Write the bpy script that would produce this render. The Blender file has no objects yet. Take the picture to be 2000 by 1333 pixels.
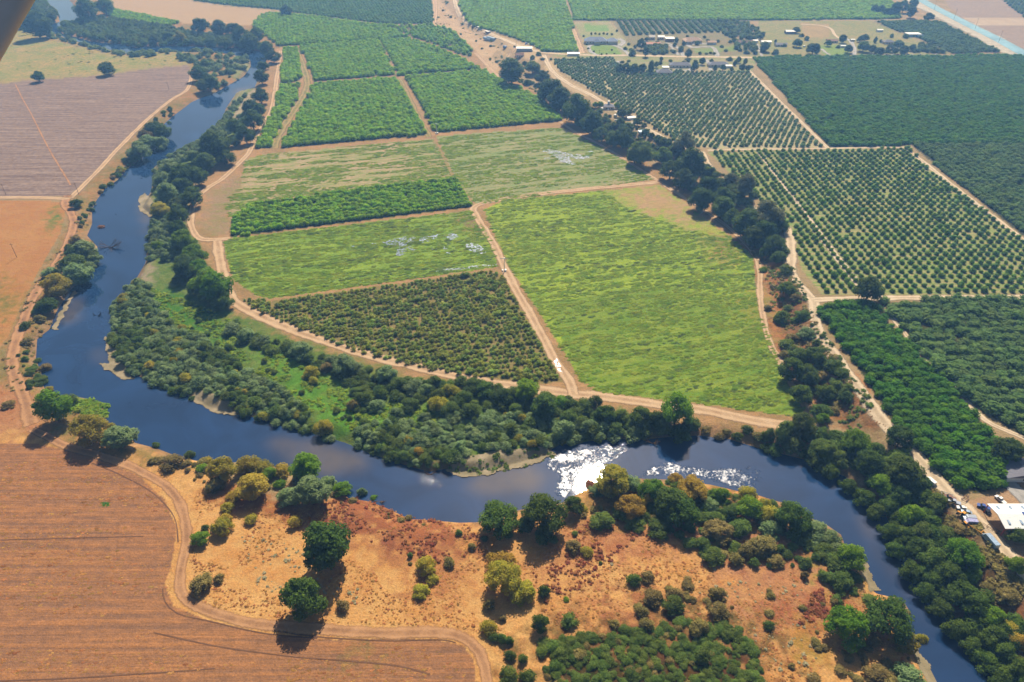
import bpy, math, random
import numpy as np
from mathutils import Vector, Matrix
rng = np.random.default_rng(11); random.seed(11)
SC = bpy.context.scene
COL = SC.collection
# ---------------------------------------------------------------- camera geometry
F = 1333.33; CAMH = 250.0; TH = math.atan(956/F); CT, ST = math.cos(TH), math.sin(TH)
def U(px, py, z=0.0):
    px = np.asarray(px, float); py = np.asarray(py, float)
    dx = (px-1000)/F; dv = -(py-666.5)/F
    dy = CT + dv*ST; dz = -ST + dv*CT
    t = (z-CAMH)/dz
    return dx*t, dy*t
def P(X, Y, Z):
    d = Z-CAMH
    zc = Y*CT - d*ST
    v = Y*ST + d*CT
    zc = np.maximum(zc, 1e-3)
    return 1000+F*X/zc, 666.5-F*v/zc
def pxm(py, z=0.0):            # pixels per metre across, at a ground pixel row
    return (np.asarray(py, float)+290)*CT/(CAMH-z)
# ---------------------------------------------------------------- small numeric tools
def _h(ix, iy, s):
    n = (ix.astype(np.int64)*374761393 + iy.astype(np.int64)*668265263 + s*982451653) & 0x7fffffff
    n = ((n ^ (n >> 13))*1274126177) & 0x7fffffff
    return ((n ^ (n >> 16)) & 0xffff)/65535.0
def vn(x, y, sc, s=0):
    x = np.asarray(x)/sc; y = np.asarray(y)/sc
    ix = np.floor(x); iy = np.floor(y); fx = x-ix; fy = y-iy
    fx = fx*fx*(3-2*fx); fy = fy*fy*(3-2*fy)
    a = _h(ix, iy, s); b = _h(ix+1, iy, s); c = _h(ix, iy+1, s); d = _h(ix+1, iy+1, s)
    return (a*(1-fx)+b*fx)*(1-fy)+(c*(1-fx)+d*fx)*fy
def fbm(x, y, sc, s=0, o=3):
    r = 0; a = 1; t = 0
    for i in range(o):
        r = r+a*vn(x, y, sc/2**i, s+i*17); t += a; a *= .55
    return r/t
def inpoly(x, y, poly):
    x = np.asarray(x); y = np.asarray(y); r = np.zeros(x.shape, bool)
    n = len(poly)
    px = [p[0] for p in poly]; py = [p[1] for p in poly]
    sel = (x >= min(px)) & (x <= max(px)) & (y >= min(py)) & (y <= max(py))
    xs = x[sel]; ys = y[sel]; rr = np.zeros(xs.shape, bool)
    for i in range(n):
        x1, y1 = poly[i]; x2, y2 = poly[(i+1) % n]
        if y1 == y2: continue
        c = ((y1 > ys) != (y2 > ys)) & (xs < (x2-x1)*(ys-y1)/(y2-y1)+x1)
        rr ^= c
    r[sel] = rr
    return r
def dseg(x, y, line, closed=False, cap=60.0):
    x = np.asarray(x, float); y = np.asarray(y, float)
    L = list(line)+([line[0]] if closed else [])
    d = np.full(x.shape, cap)
    for (x1, y1), (x2, y2) in zip(L[:-1], L[1:]):
        sel = (x > min(x1, x2)-cap) & (x < max(x1, x2)+cap) & (y > min(y1, y2)-cap) & (y < max(y1, y2)+cap)
        if not sel.any(): continue
        xs = x[sel]; ys = y[sel]
        vx, vy = x2-x1, y2-y1; L2 = vx*vx+vy*vy+1e-9
        t = np.clip(((xs-x1)*vx+(ys-y1)*vy)/L2, 0, 1)
        d[sel] = np.minimum(d[sel], np.hypot(xs-x1-t*vx, ys-y1-t*vy))
    return d
def sst(a, b, x):
    t = np.clip((x-a)/(b-a), 0, 1); return t*t*(3-2*t)
# ---------------------------------------------------------------- river, traced in photo pixels on the water plane
WZ = -3.0; TZ = 7.0
OUT = [(490,112),(492,130),(478,150),(440,172),(424,181),(400,190),(378,200),(346,224),(324,243),(326,262),(322,280),(284,308),(251,332),(235,352),(211,368),(194,392),(186,411),(184,438),(175,460),(197,481),(194,514),(178,543),(146,565),(135,581),(116,611),(105,643),(81,662),(78,700),(89,725),(92,749),(105,768),(130,768),(162,771),(189,776),(215,784),(211,803),(213,822),(224,833),(262,847),(270,860),(311,871),(359,890),(405,898),(459,898),(480,892),(534,905),(580,915),(631,933),(669,946),(688,965),(723,971),(758,984),(804,1006),(845,1008),(899,1014),(931,1014),(970,1008),(1009,992),(1060,985),(1095,978),(1133,956),(1160,944),(1190,927),(1230,926),(1257,929),(1325,930),(1392,941),(1446,954),(1479,960),(1520,973),(1556,979),(1588,1008),(1620,1022),(1650,1043),(1660,1070),(1696,1108),(1715,1151),(1750,1157),(1777,1173),(1796,1203),(1785,1232),(1793,1262),(1818,1303),(1839,1333),(1862,1380),(1905,1450),(1990,1560)]
INN = [(518,118),(515,135),(499,157),(494,173),(459,181),(438,213),(430,238),(394,267),(373,286),(343,300),(321,311),(297,327),(292,359),(289,376),(286,381),(274,408),(294,423),(302,425),(292,443),(286,470),(284,492),(281,514),(270,533),(259,551),(243,568),(216,597),(213,622),(221,641),(208,665),(207,680),(221,709),(192,710),(215,726),(243,736),(259,738),(297,757),(321,765),(351,773),(378,787),(405,800),(459,811),(513,825),(575,844),(623,857),(669,871),(715,892),(750,903),(804,917),(839,925),(872,919),(893,927),(939,926),(993,917),(1014,911),(1055,900),(1079,892),(1084,881),(1100,872),(1122,876),(1149,868),(1203,863),(1257,865),(1333,857),(1365,857),(1419,863),(1479,881),(1575,903),(1610,919),(1647,933),(1669,957),(1700,984),(1722,1008),(1747,1040),(1757,1081),(1787,1124),(1810,1157),(1842,1189),(1872,1232),(1905,1257),(1930,1284),(1960,1319),(2010,1370),(2090,1450),(2200,1560)]
RIV = list(zip(*[a.tolist() for a in U([p[0] for p in OUT+INN[::-1]], [p[1] for p in OUT+INN[::-1]], WZ)]))
UP1 = [(60,-40),(84,0),(112,18),(119,43),(98,50),(90,60),(96,66),(112,67),(140,77),(170,88),(215,97),(240,106),(275,107),(330,102),(400,102),(460,108),(490,118),(520,118),(520,104),(470,94),(400,92),(330,90),(290,91),(266,95),(235,87),(200,84),(170,80),(140,72),(118,66),(115,52),(152,43),(154,20),(132,0),(140,-40)]
RIV2 = list(zip(*[a.tolist() for a in U([p[0] for p in UP1], [p[1] for p in UP1], WZ)]))
BL = [(820,-60),(880,0),(915,40),(985,80),(1040,120),(1075,150),(1140,190),(1185,228),(1290,275),(1375,312),(1445,385),(1530,450),(1540,540),(1585,600),(1635,700),(1735,830),(1795,905),(1890,1005),(1950,1080),(2060,1200),(2300,1450),(3200,2000)]
TER = list(zip(*[a.tolist() for a in U([p[0] for p in BL], [p[1] for p in BL], TZ)]))+[(3000,-200),(9000,9000),(-400,9000)]
def riverd(x, y):
    d = np.minimum(dseg(x, y, RIV, True), dseg(x, y, RIV2, True))
    ins = inpoly(x, y, RIV) | inpoly(x, y, RIV2)
    return np.where(ins, -d, d)
def G(x, y, rd=None):
    x = np.asarray(x, float); y = np.asarray(y, float)
    if rd is None: rd = riverd(x, y)
    td = dseg(x, y, TER[:len(BL)], False, 30); td = np.where(inpoly(x, y, TER), td, -td)
    up = TZ*sst(-17, 1, td+2.5*(vn(x, y, 9, 5)-.5))
    rough = (vn(x, y, 11, 3)-.5)*.5*np.clip(up/3*(TZ-up)/3, 0, 1)*2
    low = sst(0, 1, rd/(5+9*vn(x, y, 40, 8)))
    z = WZ-.4+(up+rough-WZ+.4)*low + (vn(x, y, 60, 4)-.5)*.5*low
    return np.where(rd < 0, WZ-.4-np.minimum(-rd*.25, 2.2), z)
def GP(px, py, h=0.0):         # photo pixel -> ground point (feature h metres above the ground)
    px = np.atleast_1d(np.asarray(px, float)); py = np.atleast_1d(np.asarray(py, float)); z = np.zeros(px.shape)
    for _ in range(5):
        X, Y = U(px, py, z+h); z = .4*z+.6*G(X, Y)
    X, Y = U(px, py, z+h)
    return X, Y, G(X, Y)
# ---------------------------------------------------------------- materials
def lin(c): return tuple(((v/255)/12.92 if v/255 <= .04045 else ((v/255+.055)/1.055)**2.4) for v in c)
class NT:
    def __init__(s, name):
        s.m = bpy.data.materials.new(name); s.m.use_nodes = True; s.t = s.m.node_tree; s.n = s.t.nodes
        s.b = s.n['Principled BSDF']; s.o = s.n['Material Output']
    def new(s, t, **k):
        n = s.n.new(t)
        for a, v in k.items(): setattr(n, a, v)
        return n
    def link(s, a, b): s.t.links.new(a, b)
    def val(s, sock, v):
        if isinstance(v, (int, float, tuple, list)): sock.default_value = v
        else: s.link(v, sock)
    def noise(s, vec, scale, detail=3, rough=.6, dist=0):
        n = s.new('ShaderNodeTexNoise'); s.link(vec, n.inputs['Vector']); n.inputs['Scale'].default_value = scale
        n.inputs['Detail'].default_value = detail; n.inputs['Roughness'].default_value = rough; n.inputs['Distortion'].default_value = dist
        return n.outputs['Fac']
    def math(s, op, a, b=0.0, c=None, clamp=False):
        n = s.new('ShaderNodeMath', operation=op, use_clamp=clamp); s.val(n.inputs[0], a); s.val(n.inputs[1], b)
        if c is not None: s.val(n.inputs[2], c)
        return n.outputs[0]
    def ramp(s, x, a, b, lo=0.0, hi=1.0):
        n = s.new('ShaderNodeMapRange'); n.inputs[1].default_value = a; n.inputs[2].default_value = b
        n.inputs[3].default_value = lo; n.inputs[4].default_value = hi; s.val(n.inputs[0], x); return n.outputs[0]
    def mix(s, f, a, b, mode='MIX'):
        n = s.new('ShaderNodeMix', data_type='RGBA', blend_type=mode); s.val(n.inputs[0], f)
        for q, v in ((n.inputs[6], a), (n.inputs[7], b)):
            if isinstance(v, tuple): q.default_value = (*v, 1) if len(v) == 3 else v
            else: s.link(v, q)
        return n.outputs[2]
    def scalec(s, c, f):
        n = s.new('ShaderNodeVectorMath', operation='SCALE'); s.link(c, n.inputs[0]); s.val(n.inputs[3], f); return n.outputs[0]
    def pos(s, sc=(1,1,1), rot=0.0):
        g = s.new('ShaderNodeNewGeometry'); m = s.new('ShaderNodeMapping'); m.vector_type = 'POINT'
        r = s.new('ShaderNodeVectorRotate', rotation_type='Z_AXIS'); s.link(g.outputs['Position'], r.inputs['Vector']); r.inputs['Angle'].default_value = -rot
        s.link(r.outputs[0], m.inputs['Vector']); m.inputs['Scale'].default_value = sc; return m.outputs[0]
    def bump(s, h, strength, dist):
        n = s.new('ShaderNodeBump'); s.link(h, n.inputs['Height']); s.val(n.inputs['Strength'], strength); n.inputs['Distance'].default_value = dist
        s.link(n.outputs[0], s.b.inputs['Normal']); return n
def plain(name, rgb, rough=.7, metal=0.0, var=.25, sc=1.5, spec=.3):
    t = NT(name); c = lin(rgb)
    f = t.noise(t.pos(), sc, 4)
    t.link(t.mix(t.ramp(f, .35, .65), tuple(v*(1-var) for v in c), tuple(min(1, v*(1+var*.5)) for v in c)), t.b.inputs['Base Color'])
    t.b.inputs['Roughness'].default_value = rough; t.b.inputs['Metallic'].default_value = metal
    t.b.inputs['Specular IOR Level'].default_value = spec
    return t.m
_X, _Y = U([450, 920], [462, 405]); DIRB = math.atan2(_Y[1]-_Y[0], _X[1]-_X[0])
def ground_material():
    t = NT('farmland soil and grass')
    a1 = t.new('ShaderNodeAttribute', attribute_name='c1'); a2 = t.new('ShaderNodeAttribute', attribute_name='c2'); a3 = t.new('ShaderNodeAttribute', attribute_name='pr')
    sp = t.new('ShaderNodeSeparateColor'); t.link(a3.outputs['Color'], sp.inputs[0])
    p = t.pos()
    big = t.noise(p, .035, 5, .62); med = t.noise(p, .22, 5, .65); fine = t.noise(p, 1.3, 4, .7)
    sa = t.noise(t.pos((.012, .42, 1)), 1, 4, .65); sb = t.noise(t.pos((.03, .36, 1), DIRB), 1, 4, .65, .6)
    sa2 = t.noise(t.pos((.05, .75, 1)), 1, 3, .6)
    sb2 = t.noise(t.pos((.10, 1.1, 1), DIRB), 1, 3, .65, .4)
    iso = t.math('ADD', t.math('MULTIPLY', big, .5), t.math('MULTIPLY', med, .5))
    A = t.math('ADD', t.math('MULTIPLY', sa, .55), t.math('ADD', t.math('MULTIPLY', sa2, .25), t.math('MULTIPLY', med, .2)))
    B = t.math('ADD', t.math('MULTIPLY', sb, .45), t.math('ADD', t.math('MULTIPLY', sb2, .25), t.math('MULTIPLY', big, .3)))
    def lerp(f, a, b): return t.math('ADD', t.math('MULTIPLY', a, t.math('SUBTRACT', 1.0, f)), t.math('MULTIPLY', b, f))
    m = lerp(sp.outputs[0], iso, A); m = lerp(sp.outputs[1], m, B)
    f = t.ramp(m, .42, .58)
    c = t.mix(f, a1.outputs['Color'], a2.outputs['Color'])
    k = t.math('ADD', .38, t.math('MULTIPLY', fine, 1.24)); k = t.math('MULTIPLY', k, t.math('ADD', .72, t.math('MULTIPLY', med, .56)))
    c = t.scalec(c, k)
    # tufts of darker growth, amount in the third channel
    v = t.new('ShaderNodeTexVoronoi'); t.link(p, v.inputs['Vector']); v.inputs['Scale'].default_value = .55; v.inputs['Randomness'].default_value = 1
    vd = t.ramp(v.outputs['Distance'], .18, .42, 1, 0)
    tu = t.math('MULTIPLY', vd, t.math('MULTIPLY', sp.outputs[2], t.ramp(med, .42, .6)))
    c = t.mix(tu, c, lin((92, 62, 38)))
    t.link(c, t.b.inputs['Base Color']); t.b.inputs['Roughness'].default_value = .95; t.b.inputs['Specular IOR Level'].default_value = .1
    h = t.math('ADD', t.math('MULTIPLY', fine, .35), t.math('ADD', t.math('MULTIPLY', med, 1.0), t.math('MULTIPLY', m, 1.2)))
    t.bump(h, .55, 1.0)
    return t.m
def road_material(name, c1, c2, rut=.5, edge=.62):
    lin = lambda c: tuple(v*.62 for v in globals()['lin'](c))
    t = NT(name)
    a = t.new('ShaderNodeAttribute', attribute_name='across')
    p = t.pos(); n1 = t.noise(p, .12, 5, .6); n2 = t.noise(p, .9, 4, .7)
    c = t.mix(t.ramp(n1, .35, .65), lin(c1), lin(c2))
    u = t.math('ABSOLUTE', a.outputs['Fac'])
    w = t.math('ADD', u, t.math('MULTIPLY', t.math('SUBTRACT', n2, .5), .35))
    ru = t.math('MULTIPLY', t.ramp(w, .16, .36), t.ramp(w, .5, .78, 1, 0))
    mid = t.ramp(w, .0, .22, 1, 0)
    c = t.mix(t.math('MULTIPLY', ru, rut), c, tuple(min(.9, v*1.35) for v in lin(c1)))
    c = t.mix(t.math('MULTIPLY', t.math('MULTIPLY', mid, t.ramp(n1, .4, .6)), .4), c, tuple(v*.75 for v in lin(c2)))
    c = t.scalec(c, t.math('ADD', .75, t.math('MULTIPLY', n2, .5)))
    t.link(c, t.b.inputs['Base Color']); t.b.inputs['Roughness'].default_value = .95; t.b.inputs['Specular IOR Level'].default_value = .1
    t.bump(n2, .5, .4)
    tr = t.new('ShaderNodeBsdfTransparent'); mx = t.new('ShaderNodeMixShader')
    e = t.math('ADD', u, t.math('MULTIPLY', t.math('SUBTRACT', t.math('ADD', t.math('MULTIPLY', n1, .5), t.math('MULTIPLY', n2, .5)), .5), 1.1))
    t.val(mx.inputs[0], t.ramp(e, edge, edge+.28)); t.link(t.b.outputs[0], mx.inputs[1]); t.link(tr.outputs[0], mx.inputs[2]); t.link(mx.outputs[0], t.o.inputs['Surface'])
    return t.m
def water_material(name, deep, riffle=True, refl=1.7, rough=.02, broken=False):
    t = NT(name)
    p = t.pos()
    a = t.new('ShaderNodeAttribute', attribute_name='riffle'); s = t.new('ShaderNodeAttribute', attribute_name='shoal')
    n = t.noise(p, .02, 4, .6, 1.5)
    c = t.mix(t.ramp(n, .35, .65), tuple(v*.8 for v in deep), tuple(v*1.25 for v in deep))
    c = t.mix(t.math('MULTIPLY', t.math('MULTIPLY', s.outputs['Fac'], .5), t.ramp(t.noise(p, .06, 3), .2, .6, .5, 1)), c, lin((112, 96, 74)))
    t.link(c, t.b.inputs['Base Color'])
    t.b.inputs['IOR'].default_value = refl; t.b.inputs['Roughness'].default_value = rough
    t.b.inputs['Specular IOR Level'].default_value = .5
    w1 = t.noise(t.pos((1, 1.3, 1), .4), .7, 3, .6); w2 = t.noise(p, .25, 2)
    calm = t.math('ADD', t.math('MULTIPLY', t.noise(p, .5, 3), .02), t.math('MULTIPLY', t.noise(p, .05, 2), .12))
    w3 = t.math('ADD', t.math('MULTIPLY', t.noise(p, .55, 4, .75, .8), .58), t.math('MULTIPLY', t.noise(t.pos((1.8, 3.0, 1), .3), 1, 3, .7), .42))
    pt = t.ramp(t.math('ADD', t.math('MULTIPLY', a.outputs['Fac'], .40), w3), .78, .83)
    rf = t.math('MULTIPLY', pt, w1)
    t.val(t.b.inputs['Roughness'], t.math('ADD', rough, t.math('MULTIPLY', pt, .33)))
    h = t.math('ADD', calm, t.math('MULTIPLY', rf, .16))
    t.bump(h, 1.0, 1.0)
    if broken:
        tr = t.new('ShaderNodeBsdfTransparent'); mx = t.new('ShaderNodeMixShader')
        t.val(mx.inputs[0], t.ramp(t.noise(p, .5, 5, .75, .5), .47, .51)); t.link(t.b.outputs[0], mx.inputs[1]); t.link(tr.outputs[0], mx.inputs[2]); t.link(mx.outputs[0], t.o.inputs['Surface'])
    return t.m
def mesh_obj(name, verts, faces, mat=None, parent=None, smooth=False):
    me = bpy.data.meshes.new(name)
    if isinstance(verts, np.ndarray) and isinstance(faces, np.ndarray):
        nv, nf, k = len(verts), len(faces), faces.shape[1]
        me.vertices.add(nv); me.vertices.foreach_set('co', verts.astype(np.float32).ravel())
        me.loops.add(nf*k); me.loops.foreach_set('vertex_index', faces.astype(np.int32).ravel())
        me.polygons.add(nf); me.polygons.foreach_set('loop_start', np.arange(0, nf*k, k, dtype=np.int32))
        try: me.polygons.foreach_set('loop_total', np.full(nf, k, dtype=np.int32))
        except Exception: pass
        me.update(calc_edges=True); me.validate()
    else:
        me.from_pydata([tuple(map(float, v)) for v in verts], [], [tuple(map(int, f)) for f in faces]); me.update()
    if smooth: me.shade_smooth()
    if mat: me.materials.append(mat)
    o = bpy.data.objects.new(name, me); COL.objects.link(o)
    if parent: o.parent = parent
    return o
def tag(o, label=None, cat=None, group=None, kind=None):
    if label: o['label'] = label
    if cat: o['category'] = cat
    if group: o['group'] = group
    if kind: o['kind'] = kind
    return o
def empty(name, loc, rz=0.0):
    o = bpy.data.objects.new(name, None); COL.objects.link(o); o.location = loc; o.rotation_euler = (0, 0, rz); o.empty_display_size = 1
    return o
# ---------------------------------------------------------------- ground zones in photo pixels
KG = .56
def C(r, g, b, k=1.0): return tuple(v*k*KG for v in lin((r, g, b)))
FIELD = dict(
 wing=[(-500,160),(0,165),(60,157),(190,149),(300,134),(368,128),(373,150),(360,178),(330,198),(285,240),(245,280),(185,345),(158,375),(138,383),(0,388),(-500,392)],
 orange=[(-500,394),(0,392),(122,394),(130,408),(118,455),(75,530),(40,600),(15,660),(-40,720),(-500,760)],
 topleft=[(-600,-40),(60,62),(90,75),(160,92),(230,110),(300,103),(368,105),(372,126),(300,133),(190,148),(60,155),(0,164),(-500,158)],
 big=[(-500,850),(0,868),(62,866),(150,884),(215,905),(270,930),(320,975),(345,1030),(335,1100),(322,1140),(340,1185),(400,1210),(520,1240),(640,1248),(850,1250),(905,1262),(925,1290),(930,1340),(940,1500),(-500,1700)],
 g1=[(480,310),(530,300),(845,272),(885,348),(500,395),(452,432),(440,400),(470,360)],
 g2=[(852,266),(1095,250),(1170,285),(1280,350),(1110,375),(930,400),(890,350)],
 g3=[(436,475),(452,466),(920,412),(962,470),(970,522),(530,583),(500,578),(455,545)],
 g4=[(945,410),(985,392),(1290,362),(1385,432),(1470,500),(1478,590),(1515,690),(1572,800),(1558,815),(1380,790),(1180,768),(1135,745),(1060,620),(1000,530)],
 tri=[(470,585),(520,590),(960,530),(980,540),(1100,745),(1060,750),(900,735),(700,690),(600,650),(520,615)],
 o9=[(450,432),(500,397),(890,350),(920,405),(450,464)],
 o11=[(1468,113),(1990,110),(2200,200),(2200,284),(1780,284),(1620,289)],
 o12=[(1780,284),(2300,281),(2300,640),(2000,463)],
 o13=[(1075,117),(1195,113),(1215,138),(1462,142),(1608,290),(1395,291),(1330,284),(1270,245),(1205,205),(1160,180),(1100,143)],
 o14=[(1382,297),(1770,291),(2000,472),(2150,590),(2150,573),(1700,576),(1605,575),(1565,525),(1548,450),(1440,350)],
 o15=[(1592,602),(1700,592),(1735,632),(1800,700),(1890,790),(1955,880),(1962,950),(1905,965),(1855,945),(1800,885),(1740,820),(1690,740)],
 o16=[(1722,592),(2200,587),(2200,920),(1988,852),(1872,764),(1786,682)],
 o17=[(1100,-60),(1700,-60),(1760,36),(1700,39),(1120,41)],
 o18=[(885,-60),(1088,-60),(1130,103),(1060,101),(1040,88),(980,66),(920,50),(900,20)],
 o19=[(1195,42),(1400,41),(1480,109),(1300,110),(1240,106)],
 o20=[(1705,42),(1830,42),(1950,102),(1860,107),(1790,75),(1740,58)],
 o21=[(1880,-60),(2300,-60),(2300,120),(2000,34)],
 far1=[(300,-60),(835,-60),(847,46),(760,48),(690,40),(600,28),(530,18),(450,12),(380,2)],
 o2=[(514,29),(545,27),(600,32),(700,46),(745,51),(800,72),(735,79),(640,85),(580,88),(545,91),(520,70),(492,50)],
 o2b=[(750,52),(845,49),(880,60),(925,100),(915,112),(860,92),(806,72)],
 o3=[(552,96),(578,94),(588,140),(586,158),(546,164),(554,120)],
 o4=[(583,91),(738,81),(773,146),(612,160),(602,120)],
 o5=[(744,79),(800,77),(860,97),(938,135),(780,148)],
 o6=[(546,170),(583,167),(583,190),(556,230),(528,290),(497,290),(512,265),(537,210)],
 o7=[(604,190),(612,166),(773,153),(832,264),(548,290),(580,230)],
 o8=[(790,153),(942,139),(1000,168),(1060,198),(1098,236),(852,261)],
 w3s=[(190,18),(240,22),(350,45),(330,52),(230,38)],
 yard=[(1870,975),(1905,975),(1960,960),(1945,905),(2000,900),(2200,1000),(2200,1350),(2040,1160),(1965,1080),(1900,1010)],
)
def gmean(*cs): return tuple(sum(v)/len(cs) for v in zip(*cs))
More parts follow.
